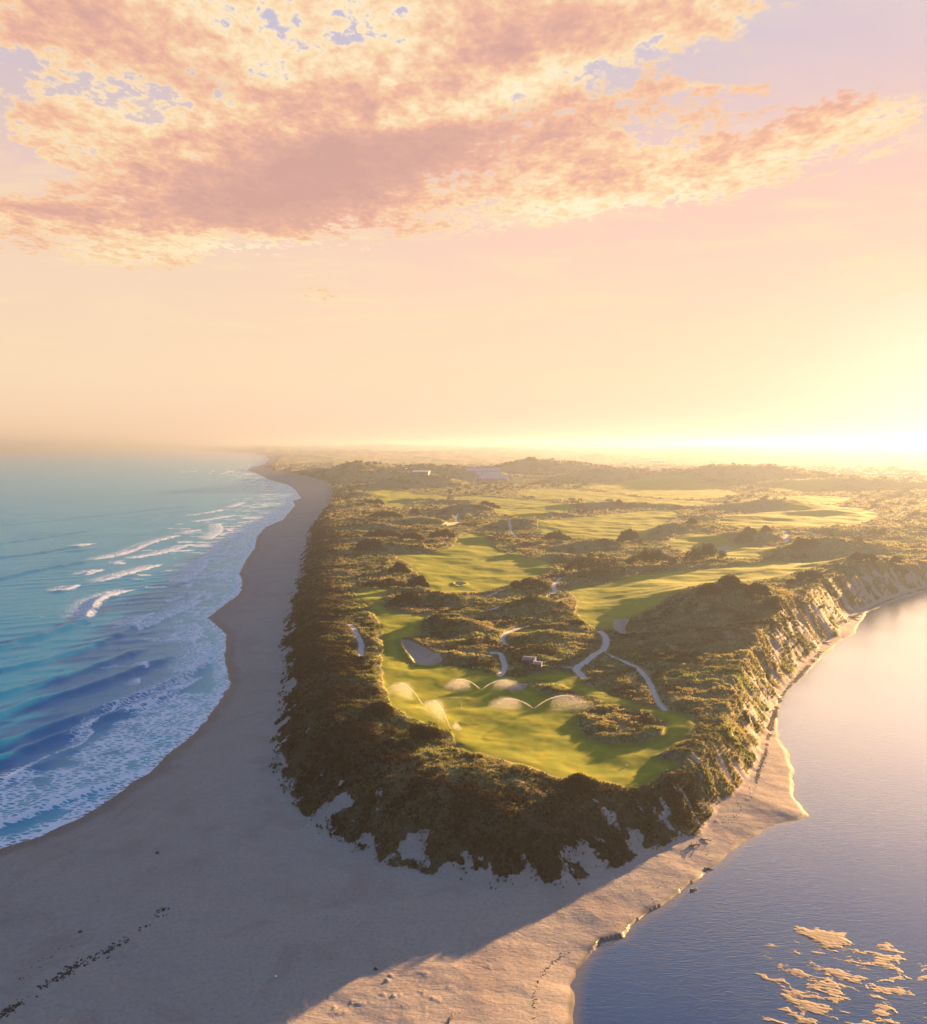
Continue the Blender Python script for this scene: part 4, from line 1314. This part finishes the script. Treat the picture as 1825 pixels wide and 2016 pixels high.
MT = dict(
    timber=simple_mat('weathered_timber', (0.10, 0.075, 0.055, 1), (0.20, 0.16, 0.13, 1), 0.9, 5),
    darkwood=simple_mat('dark_stained_boards', (0.035, 0.028, 0.030, 1), (0.065, 0.052, 0.050, 1), 0.85, 3),
    metalroof=simple_mat('galvanised_roof', (0.10, 0.11, 0.135, 1), (0.15, 0.16, 0.19, 1), 0.7, 2, 0.3),
    purple=simple_mat('lilac_grey_roof', (0.22, 0.18, 0.30, 1), (0.29, 0.24, 0.37, 1), 0.6, 0.5),
    wall=simple_mat('pale_cladding', (0.42, 0.36, 0.28, 1), (0.52, 0.45, 0.36, 1), 0.85, 0.6),
    paleroof=simple_mat('pale_roof', (0.46, 0.42, 0.40, 1), (0.55, 0.50, 0.47, 1), 0.7, 0.4),
    glass=simple_mat('dark_window_glass', (0.02, 0.022, 0.028, 1), None, 0.08, 1, 0.6),
    white=simple_mat('white_paint', (0.80, 0.80, 0.78, 1), None, 0.5),
    black=simple_mat('black_plastic', (0.02, 0.02, 0.022, 1), None, 0.5),
    brass=simple_mat('dull_brass', (0.20, 0.15, 0.06, 1), None, 0.5),
    drift=simple_mat('driftwood', (0.10, 0.08, 0.065, 1), (0.19, 0.155, 0.125, 1), 0.95, 8),
    stone=simple_mat('dark_stone', (0.035, 0.033, 0.032, 1), (0.07, 0.065, 0.06, 1), 0.8, 5),
    weed=simple_mat('dried_seaweed', (0.018, 0.014, 0.012, 1), (0.05, 0.036, 0.025, 1), 0.9, 6),
    flag=simple_mat('flag_cloth', (0.75, 0.72, 0.62, 1), None, 0.8),
)


# ------------------------------------------------------------------ single shrubs and thickets
SHRUBS = [
    (823, 1158, 48, 25, 'rounded dark bush jutting over the left edge of the middle-left fairway'),
    (786, 1131, 48, 21, 'dark thicket just uphill of the rounded bush left of the middle-left fairway'),
    (750, 1158, 108, 15, 'long low dark thicket above the small shaded lawn on the seaward dune'),
    (801, 1189, 62, 24, 'dark dome-shaped bush right beside the small shaded lawn'),
    (810, 1067, 50, 18, 'dark bush in the middle of the row above the middle-left fairway'),
    (870, 1063, 58, 20, 'reddish brown bush at the right end of the row above the middle-left fairway'),
    (755, 1063, 84, 18, 'broad dark thicket at the seaward end of the row above the middle-left fairway'),
    (727, 1086, 62, 26, 'dark thicket on the slope off the upper left corner of the middle-left fairway'),
    (1040, 1161, 86, 23, 'dark hedge-like shrub between the middle-left fairway and the path with the handrail'),
    (1096, 1067, 62, 21, 'dark spiky shrub on the low mound at the left end of the broad bright fairway'),
    (1240, 1073, 52, 31, 'tall rounded dark bush at the near edge of the broad bright fairway'),
    (1175, 1139, 128, 45, 'largest dark thicket, just above the path with the handrail'),
    (1287, 1118, 106, 33, 'dark thicket in the middle of the row along the long fairway behind the ridge'),
    (1392, 1109, 86, 33, 'dark thicket at the right end of the row along the long fairway behind the ridge'),
    (1363, 1035, 24, 14, 'small round bush alone on the flank of the pale dune ridge'),
    (1476, 1056, 30, 15, 'round bush near the top of the conical mound behind the small bunker'),
    (1467, 1069, 40, 18, 'broad bush at the foot of the conical mound behind the small bunker'),
    (1510, 1049, 22, 12, 'small bush on the right shoulder of the conical mound'),
    (1586, 1081, 52, 18, 'low bush on the left flank of the hazy mound beyond the long fairway'),
    (1436, 1153, 48, 17, 'dark bush crowning the peak of the high dune ridge'),
    (1400, 1172, 54, 18, 'dark bush just left of and below the ridge peak'),
    (1494, 1180, 54, 30, 'dark bush behind the ridge peak at the head of the bare sandy slope'),
    (1558, 1151, 20, 10, 'tiny bush on the saddle of the estuary crest'),
    (1597, 1143, 54, 18, 'row-like bush on the estuary crest between the saddle and the far summit'),
    (1766, 1113, 24, 15, 'small bush silhouetted on the crest nearest the right edge'),
    (1702, 1106, 62, 14, 'low dark thicket on the summit of the farthest estuary crest'),
    (966, 1001, 46, 12, 'flat-topped dark bush right of the grey conical mound'),
    (1138, 1233, 34, 11, 'small olive bush in the rough beside the foot of the long fairway behind the ridge'),
    (735, 995, 44, 12, 'dark bush on the seaward dune beside the uppermost left fairway'),
    (757, 1021, 72, 14, 'dark low thicket on the seaward dune below the uppermost left fairway'),
    (817, 1013, 26, 10, 'small dark bush below the near edge of the uppermost left fairway'),
    (1526, 1203, 38, 22, 'dark bush clinging to the upper part of the sandy estuary slope'),
    (887, 1236, 30, 12, 'small dark bush in the middle of the grassy knoll above the big bunker'),
    (1470, 1424, 18, 18, 'dark bush on the lit estuary slope level with the island mound'),
    (1150, 1566, 88, 30, 'large dark thicket under the near edge of the green'),
    (742, 1412, 66, 22, 'dark scrubby bush on the seaward crest left of the sprinklers'),
    (838, 1462, 98, 30, 'wind-shaped dark bush in front of the left sprinkler plumes'),
]


def make_shrub(k, px, py, w, h, label):
    rg = random.Random(900 + k)
    p = ray_hit(px, py)
    dist = math.hypot(p.x, p.y, CAM_H - p.z)
    W, H = w * dist / FPX, h * dist / FPX * 1.05
    Dp = W * (0.62 if W < 9 else 0.42)
    root = thing('shrub', label, 'shrub', (p.x, p.y + Dp * 0.35, p.z - 0.1), 0.0, 'dark shrubs standing among the dunes')
    n_l = 6 + int(W * 1.3)
    lobes = []
    for i in range(n_l):
        u = rg.uniform(-1, 1)
        env = math.sqrt(max(0.1, 1 - (u * 0.92) ** 2))
        rx = rg.uniform(0.13, 0.24) * W if W < 9 else rg.uniform(1.2, 2.4)
        rz = H * env * rg.uniform(0.30, 0.46)
        gx, gy = u * (W / 2 - rx), rg.uniform(-1, 1) * max(0.2, Dp / 2 - rx * 0.7) * env
        gz = zat(p.x + gx, p.y + Dp * 0.35 + gy) - p.z
        lobes.append((gx, gy, gz + rz * rg.uniform(0.75, 1.15) + rg.uniform(0, 0.25) * H * env, rx, rx * 0.9, rz))
    area = sum(a[3] * a[5] + a[3] * a[4] for a in lobes) * 4
    size = min(0.42, max(0.16, dist / 1400.0))
    n = int(min(7000, max(400, area * 0.8 / size ** 2)))
    V, F, tint = leaf_cloud(rg, n, lobes, size, 0.45)
    me = bpy.data.meshes.new('crown')
    me.from_pydata(V, [], F)
    a = me.attributes.new('tint', 'FLOAT', 'POINT'); a.data.foreach_set('value', tint)
    me.materials.append(MAT_SHRUB)
    o = bpy.data.objects.new('crown', me); COL.objects.link(o); o.parent = root
    for l in lobes[:4]:
        bm = bmesh.new()
        bz = zat(p.x + l[0] * 0.7, p.y + Dp * 0.35 + l[1]) - p.z - 0.2
        tube(bm, [(l[0] * 0.7, l[1], bz), (l[0] * 0.85, l[1] + 0.1, (bz + l[2]) / 2), (l[0], l[1], l[2])], [0.14, 0.10, 0.05], 5)
        part('trunk', bm, MAT_BARK, root)


for k_, s_ in enumerate(SHRUBS):
    make_shrub(k_, *s_)


# ------------------------------------------------------------------ flagsticks
def flagstick(px, py, h, label, flagw):
    p = ray_hit(px, py)
    t = thing('flagstick', label, 'flagstick', p)
    bm = bmesh.new(); tube(bm, [(0, 0, -0.1), (0, 0, h)], [0.035 * h / 2.2] * 2, 8); part('pole', bm, MT['white'], t)
    bm = bmesh.new()
    ns = 6
    rows = []
    for i in range(ns + 1):
        u = i / ns
        y = 0.05 * math.sin(u * 5.0)
        rows.append([bm.verts.new((-u * flagw, y, h - 0.02 - 0.05 * u)), bm.verts.new((-u * flagw, y, h - 0.42 * h / 2.2 - 0.03 * u)),
                     bm.verts.new((-u * flagw, y + 0.012, h - 0.42 * h / 2.2 - 0.03 * u)), bm.verts.new((-u * flagw, y + 0.012, h - 0.02 - 0.05 * u))])
    for a, b in zip(rows[:-1], rows[1:]):
        for k in range(4):
            bm.faces.new((a[k], a[(k + 1) % 4], b[(k + 1) % 4], b[k]))
    bm.faces.new(rows[0]); bm.faces.new(rows[-1][::-1])
    part('flag', bm, MT['flag'], t)
    bm = bmesh.new(); tube(bm, [(0, 0, -0.05), (0, 0, 0.03)], [0.09, 0.09], 12); part('cup', bm, MT['white'], t)


flagstick(908, 1394.5, 2.25, 'slender white flagstick standing on the nearest green between the sprinklers', 0.5)
flagstick(912, 981, 3.2, 'tiny flagstick far off on the upper fairway beyond the grey conical mound', 0.8)


# ------------------------------------------------------------------ the two huts by the path
def hut(px, py, w, d, h, rotz, label, boards):
    p = ray_hit(px, py)
    t = thing('hut', label, 'hut', (p.x, p.y, zat(p.x, p.y) - 0.15), rotz, 'huts beside the path behind the green')
    nb = boards
    for i in range(nb):                                         # boards of the side that faces the camera
        bm = bmesh.new()
        x0 = -w / 2 + i * w / nb
        bx(bm, x0 + 0.012, x0 + w / nb - 0.012, -d / 2 - 0.03, -d / 2, 0, h * 0.86)
        part('board', bm, MT['darkwood'], t)
    bm = bmesh.new(); bx(bm, -w / 2, w / 2, -d / 2 + 0.002, d / 2, 0, h * 0.86)
    v = [bm.verts.new(c) for c in ((-w / 2, -d / 2 + 0.002, h * 0.862), (w / 2, -d / 2 + 0.002, h * 0.862), (w / 2, d / 2, h * 0.862), (-w / 2, d / 2, h * 0.862), (w / 2, d / 2, h), (-w / 2, d / 2, h))]
    bm.faces.new((v[0], v[1], v[4], v[5])); bm.faces.new((v[2], v[3], v[5], v[4])); bm.faces.new((v[1], v[2], v[4])); bm.faces.new((v[3], v[0], v[5]))
    part('wall', bm, MT['darkwood'], t)
    bm = bmesh.new()
    z0, z1 = h * 0.87, h * 1.02
    o_ = 0.22
    V = [(-w / 2 - o_, -d / 2 - o_, z0), (w / 2 + o_, -d / 2 - o_, z0), (w / 2 + o_, d / 2 + o_, z1), (-w / 2 - o_, d / 2 + o_, z1)]
    lo = [bm.verts.new(c) for c in V]; hi = [bm.verts.new((c[0], c[1], c[2] + 0.09)) for c in V]
    bm.faces.new(lo[::-1]); bm.faces.new(hi)
    for i in range(4):
        bm.faces.new((lo[i], lo[(i + 1) % 4], hi[(i + 1) % 4], hi[i]))
    rf = part('roof', bm, MT['metalroof'], t)
    bm = bmesh.new()
    for i in range(7):
        x = -w / 2 - o_ + (i + 0.5) * (w + 2 * o_) / 7
        a = [bm.verts.new(c) for c in ((x - .03, -d / 2 - o_, z0 + 0.092), (x + .03, -d / 2 - o_, z0 + 0.092), (x + .03, d / 2 + o_, z1 + 0.092), (x - .03, d / 2 + o_, z1 + 0.092), (x, -d / 2 - o_, z0 + 0.14), (x, d / 2 + o_, z1 + 0.14))]
        bm.faces.new((a[0], a[4], a[5], a[3])); bm.faces.new((a[4], a[1], a[2], a[5])); bm.faces.new((a[0], a[1], a[4])); bm.faces.new((a[2], a[3], a[5]))
    part('roof_rib', bm, MT['metalroof'], rf)
    bm = bmesh.new(); bx(bm, w * 0.05, w * 0.30, -d / 2 - 0.06, -d / 2 - 0.032, 0.05, h * 0.74); dr = part('door', bm, MT['timber'], t)
    bm = bmesh.new(); bx(bm, w * 0.08, w * 0.11, -d / 2 - 0.10, -d / 2 - 0.062, h * 0.36, h * 0.42); part('handle', bm, MT['brass'], dr)
    bm = bmesh.new(); bx(bm, -w * 0.34, -w * 0.10, -d / 2 - 0.055, -d / 2 - 0.032, h * 0.48, h * 0.70); part('window', bm, MT['glass'], t)


hut(1042, 1312, 3.7, 2.8, 2.7, R(-14), 'larger dark timber hut with pale metal roof beside the path behind the green', 9)
hut(1058, 1317, 2.5, 2.0, 2.0, R(-14), 'smaller dark timber hut with pale metal roof in front of the larger one', 6)


# ------------------------------------------------------------------ fences and handrail
def post_fence(name, pts, label, cat, hpost, nrail, step, r=0.06, mat='timber'):
    W = [ray_hit(*q) for q in pts]
    line = []
    for a, b in zip(W[:-1], W[1:]):
        n = max(1, int((b - a).length / step))
        line += [a.lerp(b, i / n) for i in range(n)]
    line.append(W[-1])
    line = [Vector((q.x, q.y, zat(q.x, q.y))) for q in line]
    base = line[0].copy()
    t = thing(name, label, cat, base)
    for q in line:
        bm = bmesh.new(); tube(bm, [q - base + Vector((0, 0, -0.3)), q - base + Vector((0, 0, hpost))], [r, r * 0.9], 6)
        part('post', bm, MT[mat], t)
    for k in range(nrail):
        z = hpost * (0.92 - 0.42 * k)
        for a, b in zip(line[:-1], line[1:]):
            bm = bmesh.new(); tube(bm, [a - base + Vector((0, 0, z)), b - base + Vector((0, 0, z))], [r * 0.6] * 2, 5)
            part('rail', bm, MT[mat], t)


post_fence('post_fence', [(918, 1174), (942, 1174), (958, 1170), (969, 1164)], 'dark post and rail fence curving round the near end of the middle-left fairway', 'fence', 1.15, 2, 2.0, 0.10)
post_fence('handrail', [(1094, 1169), (1105, 1160), (1121, 1149)], 'thin handrail climbing the bank beside the short white path', 'handrail', 1.0, 1, 3.0, 0.06)
post_fence('stake_fence', [(688, 1238), (697, 1236), (710, 1232), (727, 1226)], 'row of reddish stakes above the left white path on the seaward dune', 'fence', 0.9, 1, 1.1, 0.07)


# ------------------------------------------------------------------ sprinklers
m_, T_ = new_mat('water_spray')
d_ = T_.n('ShaderNodeBsdfDiffuse'); d_.inputs[0].default_value = (0.88, 0.88, 0.86, 1)
t_ = T_.n('ShaderNodeBsdfTranslucent'); t_.inputs[0].default_value = (0.92, 0.92, 0.9, 1)
x_ = T_.n('ShaderNodeMixShader'); x_.inputs[0].default_value = 0.6
o_ = T_.n('ShaderNodeOutputMaterial')
T_.link(d_.outputs[0], x_.inputs[1]); T_.link(t_.outputs[0], x_.inputs[2]); T_.link(x_.outputs[0], o_.inputs[0])
MAT_SPRAY = m_


def jet(parent, base, reach, peak, seed, n=5200):
    """Drops of one jet: a tight stream that breaks up along its arc and falls as mist."""
    rg = np.random.default_rng(seed)
    rx, ry = reach
    peak *= 1.15
    L = math.hypot(rx, ry)
    ux, uy = rx / L, ry / L
    k1 = int(n * 0.16)
    t = np.concatenate([rg.uniform(0, 0.60, k1), 0.25 + 0.75 * rg.beta(2.2, 2.4, n - k1)])
    arc = 4 * peak * t * (1 - t)
    u = np.concatenate([rg.normal(0, 0.012, k1), -np.abs(rg.normal(0, 0.55, n - k1)) + rg.normal(0, 0.07, n - k1)])
    u = np.maximum(u, -1.0)
    sp = np.concatenate([np.full(k1, 0.02) + 0.10 * t[:k1], 0.15 + 1.8 * t[k1:] ** 1.4])
    z = 0.3 + arc * (1 + u) + rg.normal(0, 0.16, n) * (0.05 + t ** 1.5)
    z = np.maximum(z, 0.05)
    lat = rg.normal(0, 1, n) * sp
    al = t * L + rg.normal(0, 0.15, n) - 0.22 * np.abs(u) * L * t
    x = ux * al - uy * lat + base.x; y = uy * al + ux * lat + base.y
    gz = sample(x, y, ['z'])[0]
    zz = np.maximum(z + base.z, gz + 0.04)
    s = np.where(np.arange(n) < k1, rg.uniform(0.014, 0.028, n), rg.uniform(0.010, 0.030, n))
    tet = np.array([(1, 1, 1.8), (1, -1, -1.8), (-1, 1, -1.8), (-1, -1, 1.8)], float) * 0.6
    V = (np.stack([x - base.x, y - base.y, zz - base.z], -1)[:, None, :] + tet[None] * s[:, None, None]).reshape(-1, 3)
    i = np.arange(n)[:, None] * 4
    F = np.concatenate([i + np.array(f) for f in ((0, 1, 2), (0, 3, 1), (0, 2, 3), (1, 3, 2))], 0)
    o = make_mesh('water_jet', V, F, None, None, MAT_SPRAY, smooth=False)
    o.parent = parent


SPRINKLERS = [
    (831, 1389, [((-10.0, 12.0), 3.0)], 'sprinkler farthest left, its single plume arching towards the seaward dune'),
    (887, 1438, [((-7.0, 17.0), 3.1), ((2.6, 0.6), 0.9)], 'nearest left sprinkler, its tall plume beside the wind-shaped bush'),
    (947, 1361, [((-11.0, 0.6), 2.5), ((12.5, 0.8), 2.3)], 'farthest sprinkler behind the flagstick throwing two low arcs'),
    (1051, 1398, [((-13.0, 0.3), 2.3), ((16.5, -2.0), 3.3)], 'right-hand sprinkler throwing two arcs, one onto the island mound'),
]
for si, (px, py, jets, lab) in enumerate(SPRINKLERS):
    p = ray_hit(px, py)
    t = thing('sprinkler', lab, 'sprinkler', p, 0.0, 'sprinklers watering the nearest green')
    bm = bmesh.new(); tube(bm, [(0, 0, -0.1), (0, 0, 0.18), (0, 0, 0.18), (0, 0, 0.34)], [0.10, 0.10, 0.05, 0.045], 10); part('head', bm, MT['black'], t)
    for ji, (rc, pk) in enumerate(jets):
        jet(t, p, rc, pk, 40 + si * 7 + ji, 9500 if math.hypot(*rc) > 5 else 1300)


# ------------------------------------------------------------------ small things on the course
def marker_sign():
    p = ray_hit(906.6, 1475)
    t = thing('marker_sign', 'small dark T-shaped marker sign at the lower left edge of the green', 'sign', p, R(20))
    bm = bmesh.new(); tube(bm, [(0, 0, -0.1), (0, 0, 1.05)], [0.05, 0.045], 6); part('post', bm, MT['timber'], t)
    bm = bmesh.new(); bx(bm, -0.42, 0.42, -0.04, 0.04, 0.92, 1.12); part('panel', bm, MT['darkwood'], t)
    bm = bmesh.new(); tube(bm, [(-0.05, 0.0, 0.35), (-1.3, 0.5, 0.45)], [0.04, 0.03], 5); part('arm', bm, MT['timber'], t)


marker_sign()


def utility_cart():
    p = ray_hit(1275, 1408)
    t = thing('utility_cart', 'small black cart parked at the turf edge above the grassy island mound', 'cart', (p.x, p.y, p.z), R(15))
    bm = bmesh.new(); bx(bm, -0.6, 0.45, -0.36, 0.36, 0.25, 0.62); bmesh.ops.bevel(bm, geom=bm.edges[:], offset=0.06, segments=2, affect='EDGES'); part('body', bm, MT['black'], t)
    bm = bmesh.new(); bx(bm, -0.35, 0.05, -0.25, 0.25, 0.625, 0.80); bmesh.ops.bevel(bm, geom=bm.edges[:], offset=0.05, segments=2, affect='EDGES'); part('seat', bm, MT['stone'], t)
    bm = bmesh.new(); tube(bm, [(0.35, 0, 0.6), (0.25, 0, 0.95), (0.10, 0, 1.05)], [0.03] * 3, 6); part('steering_column', bm, MT['black'], t)
    for x, y, r in ((-0.4, 0.40, 0.27), (-0.4, -0.40, 0.27), (0.40, 0.36, 0.20), (0.40, -0.36, 0.20)):
        bm = bmesh.new(); tube(bm, [(x, y - 0.08, r), (x, y + 0.08, r)], [r, r], 14); w_ = part('wheel', bm, MT['black'], t)
        bm = bmesh.new(); tube(bm, [(x, y - 0.09, r), (x, y + 0.09, r)], [r * 0.5] * 2, 10); part('rim', bm, MT['metalroof'], w_)


utility_cart()
for px, py, lab in ((1233, 1508.5, 'white marker ball in the middle of the near end of the green'), (1314, 1517, 'white marker ball at the right corner of the near end of the green')):
    p = ray_hit(px, py)
    t = thing('marker_ball', lab, 'marker', p)
    bm = bmesh.new(); bmesh.ops.create_icosphere(bm, subdivisions=2, radius=0.17, matrix=Matrix.Translation((0, 0, 0.16))); part('ball', bm, MT['white'], t, True)
    bm = bmesh.new(); tube(bm, [(0, 0, -0.15), (0, 0, 0.05)], [0.03, 0.03], 6); part('spike', bm, MT['black'], t)
p = ray_hit(820, 1313)
t = thing('bunker_rake', 'thin rake lying at the left lip of the big bunker', 'rake', p, R(60))
bm = bmesh.new(); tube(bm, [(-0.8, 0, 0.08), (0.8, 0, 0.10)], [0.03, 0.03], 6); part('handle', bm, MT['timber'], t)
bm = bmesh.new(); bx(bm, 0.80, 0.86, -0.35, 0.35, 0.03, 0.12); part('rake_head', bm, MT['black'], t)


# ------------------------------------------------------------------ buildings inland
def building(px, py, w, d, h, rotz, label, roof, nwin, name='clubhouse', overhang=0.8, pitch=0.0, group=None):
    p = ray_hit(px, py)
    t = thing(name, label, 'building', (p.x, p.y + d / 2, p.z - 0.4), rotz, group)
    bm = bmesh.new(); bx(bm, -w / 2, w / 2, -d / 2, d / 2, -2.0, h); part('wall', bm, MT['wall'], t)
    bm = bmesh.new()
    V = [(-w / 2 - overhang, -d / 2 - overhang, h + 0.004), (w / 2 + overhang, -d / 2 - overhang, h + 0.004), (w / 2 + overhang, d / 2 + overhang, h + 0.004 + pitch), (-w / 2 - overhang, d / 2 + overhang, h + 0.004 + pitch)]
    lo = [bm.verts.new(c) for c in V]; hi = [bm.verts.new((c[0], c[1], c[2] + 0.45)) for c in V]
    bm.faces.new(lo[::-1]); bm.faces.new(hi)
    for i in range(4):
        bm.faces.new((lo[i], lo[(i + 1) % 4], hi[(i + 1) % 4], hi[i]))
    rf = part('roof', bm, MT[roof], t)
    bm = bmesh.new(); bx(bm, w * 0.18, w * 0.24, -0.8, 0.8, h + pitch * 0.5 + 0.3, h + pitch * 0.5 + 1.6); part('chimney', bm, MT['wall'], rf)
    for i in range(nwin):
        x0 = -w / 2 + w * (i + 0.12) / nwin; x1 = -w / 2 + w * (i + 0.88) / nwin
        bm = bmesh.new(); bx(bm, x0, x1, -d / 2 - 0.06, -d / 2 - 0.003, h * 0.22, h * 0.85); wn = part('window', bm, MT['glass'], t)
        bm = bmesh.new(); bx(bm, (x0 + x1) / 2 - 0.05, (x0 + x1) / 2 + 0.05, -d / 2 - 0.10, -d / 2 - 0.063, h * 0.22, h * 0.85); part('frame', bm, MT['white'], wn)
    bm = bmesh.new(); bx(bm, -w / 2 - 1.2, w / 2 + 1.2, -d / 2 - 3.0, -d / 2 - 0.11, -1.6, 0.15); part('deck', bm, MT['timber'], t)


building(829, 935, 25, 14, 5.0, R(-8), 'flat-roofed clubhouse with a long window front on top of the steep knoll', 'paleroof', 8, 'clubhouse', 1.2, 1.6)
building(791, 924.5, 16, 8, 2.6, R(-5), 'low outbuilding on the crest just left of the clubhouse', 'paleroof', 3, 'outbuilding')
LG = 'long low lodges with lilac roofs'
building(952, 931, 60, 18, 3.4, R(3), 'rearmost long low lodge with lilac roof, right of the clubhouse knoll', 'purple', 10, 'lodge', 1.0, 5.0, LG)
building(960, 938, 40, 16, 3.2, R(3), 'middle lilac-roofed lodge between the two longer ones', 'purple', 6, 'lodge', 1.0, 4.5, LG)
building(972, 946, 50, 18, 3.4, R(-4), 'nearest long lilac-roofed lodge at the end of the drive', 'purple', 9, 'lodge', 1.0, 5.5, LG)
building(1296, 911, 40, 20, 7, R(10), 'tiny pale farm shed far off in the haze right of centre', 'white', 3, 'farm_shed', 1.0, 2.0)


# ------------------------------------------------------------------ driftwood, stones and wrack on the sand
def branch(px, py, L, rotz, label, seed, twigs=2, r=0.13, z=None, group='driftwood on the estuary shore'):
    rg = random.Random(seed)
    if z is None:
        p = ray_hit(px, py)
    else:
        x, y = U(px, py, z); p = Vector((x, y, z))
    t = thing('driftwood', label, 'driftwood', p, rotz, group)
    bm = bmesh.new()
    pts = [(L * (i / 5 - 0.5), rg.uniform(-.12, .12) * L * 0.5, r * 0.7 + rg.uniform(0, 0.08)) for i in range(6)]
    tube(bm, pts, [r, r * .95, r * .85, r * .7, r * .5, r * .25], 7); part('trunk', bm, MT['drift'], t, True)
    for k in range(twigs):
        q = pts[1 + k % 4]
        a = rg.uniform(0.5, 1.3) * rg.choice((-1, 1)); l = L * rg.uniform(0.25, 0.5)
        bm = bmesh.new(); tube(bm, [q, (q[0] + l * .5 * math.cos(a), q[1] + l * .5 * math.sin(a), q[2] + l * 0.25), (q[0] + l * math.cos(a), q[1] + l * math.sin(a), q[2] + l * 0.35)], [r * .5, r * .35, r * .15], 5)
        part('branch', bm, MT['drift'], t, True)


branch(1366, 1752, 1.6, R(25), 'short dark log lying in the water off the eroded sand bank', 1, 1, 0.16, 0.03)
branch(1396, 1712, 1.5, R(-15), 'dark log at the upper end of the eroded sand bank', 2, 1, 0.16)
branch(1369, 1664, 2.6, R(15), 'heap-like dead branch on the sunlit sand below the dune toe', 3, 5, 0.14)
branch(1390, 1655, 2.0, R(-30), 'grey dead branch just beyond the heap-like one below the dune toe', 4, 4, 0.11)
branch(889, 2006, 2.0, R(70), 'forked branch on sunlit sand at the bottom edge', 5, 3, 0.08)
branch(1628, 1266, 5.0, R(15), 'long dark log at the foot of the sandy estuary slope', 6, 1, 0.22)
branch(1681, 1216, 6.5, R(-22), 'largest bleached log across the narrow strand near the small cove', 7, 2, 0.25)


def stone(px, py, r, label, mat, seed):
    rg = random.Random(seed)
    p = ray_hit(px, py)
    bm = bmesh.new(); bmesh.ops.create_icosphere(bm, subdivisions=2, radius=r)
    for v in bm.verts:
        v.co = Vector((v.co.x * 1.3, v.co.y, v.co.z * 0.7)) * rg.uniform(0.85, 1.15)
    o = part('beach_stone', bm, MT[mat], None, True)
    o.location = (p.x, p.y, p.z + r * 0.4)
    o['label'] = label; o['category'] = 'stone'; o['group'] = 'stones on the shaded beach'


stone(740, 1909, 0.26, 'dark stone on the shaded sand not far from the shadow edge', 'stone', 1)
stone(310, 1680, 0.28, 'dark stone alone on the wide sand nearest the sea', 'stone', 2)
stone(543, 1923, 0.15, 'small white stone on the shaded beach', 'white', 3)
stone(158, 1835, 0.22, 'dark stone left of the seaweed line on the beach', 'stone', 4)


def wrack(name, runs, label, category):
    """Seaweed and litter thrown up in a line: many small lumps in one drift."""
    V, F = [], []
    rg = random.Random(77)
    cube = [(-1, -1, -1), (1, -1, -1), (1, 1, -1), (-1, 1, -1), (-.6, -.6, 1), (.6, -.6, 1), (.6, .6, 1), (-.6, .6, 1)]
    qf = [(3, 2, 1, 0), (4, 5, 6, 7), (0, 1, 5, 4), (1, 2, 6, 5), (2, 3, 7, 6), (3, 0, 4, 7)]
    for pts, width, dens, size in runs:
        W = chaikin([U(x, y, 1.2) for x, y in pts], False, 2)
        for a, b in zip(W[:-1], W[1:]):
            L = math.dist(a, b)
            cl = max(0.0, 0.55 + 1.2 * float(perlin(np.array([a[0] / 4.0]), np.array([a[1] / 4.0]), 6)[0]))
            for _ in range(int(L * dens * cl + rg.random())):
                u = rg.random()
                x = a[0] + (b[0] - a[0]) * u + rg.gauss(0, width); y = a[1] + (b[1] - a[1]) * u + rg.gauss(0, width)
                z = zat(x, y)
                s = size * rg.uniform(0.4, 1.3); an = rg.uniform(0, 3.14); st = rg.uniform(0.6, 2.2)
                ca, sa = math.cos(an), math.sin(an)
                i = len(V)
                for (cx_, cy_, cz_) in cube:
                    q = (cx_ * s * st * rg.uniform(.7, 1.2), cy_ * s * rg.uniform(.7, 1.2))
                    V.append((x + q[0] * ca - q[1] * sa, y + q[0] * sa + q[1] * ca, z + cz_ * s * 0.35 * rg.uniform(.6, 1.4)))
                F += [tuple(i + k for k in f) for f in qf]
    me = bpy.data.meshes.new(name); me.from_pydata(V, [], F); me.materials.append(MT['weed'])
    o = bpy.data.objects.new(name, me); COL.objects.link(o)
    o['kind'] = 'stuff'; o['label'] = label; o['category'] = category


wrack('estuary_wrack', [
    ([(1515, 1432), (1525, 1395), (1537, 1366), (1560, 1340), (1580, 1318), (1602, 1296), (1615, 1277)], 0.32, 26, 0.20),
    ([(1488, 1540), (1496, 1510), (1508, 1475), (1515, 1436)], 0.22, 14, 0.14),
    ([(1660, 1225), (1700, 1200), (1740, 1182), (1790, 1165), (1830, 1154)], 0.45, 10, 0.22),
    ([(1400, 1630), (1440, 1608), (1466, 1580), (1478, 1558), (1490, 1536)], 0.5, 4, 0.09),
    ([(1180, 1840), (1240, 1790), (1300, 1740), (1360, 1700), (1400, 1668)], 0.8, 5, 0.06),
    ([(1050, 2014), (1052, 1960), (1060, 1910), (1120, 1860)], 0.18, 9, 0.07)],
    'dark line of dried seaweed along the sunlit estuary strand', 'seaweed')
wrack('beach_wrack', [
    ([(0, 2010), (60, 1962), (110, 1935), (160, 1900), (220, 1875), (290, 1830), (320, 1795)], 0.45, 22, 0.15),
    ([(30, 1960), (80, 1900), (150, 1860)], 0.8, 3.5, 0.09),
    ([(330, 1790), (420, 1700), (480, 1640)], 2.0, 2.5, 0.045),
    ([(400, 1990), (560, 1900), (660, 1830), (760, 1780)], 5.0, 9, 0.05)],
    'scattered dark seaweed across the shaded ocean beach', 'seaweed')
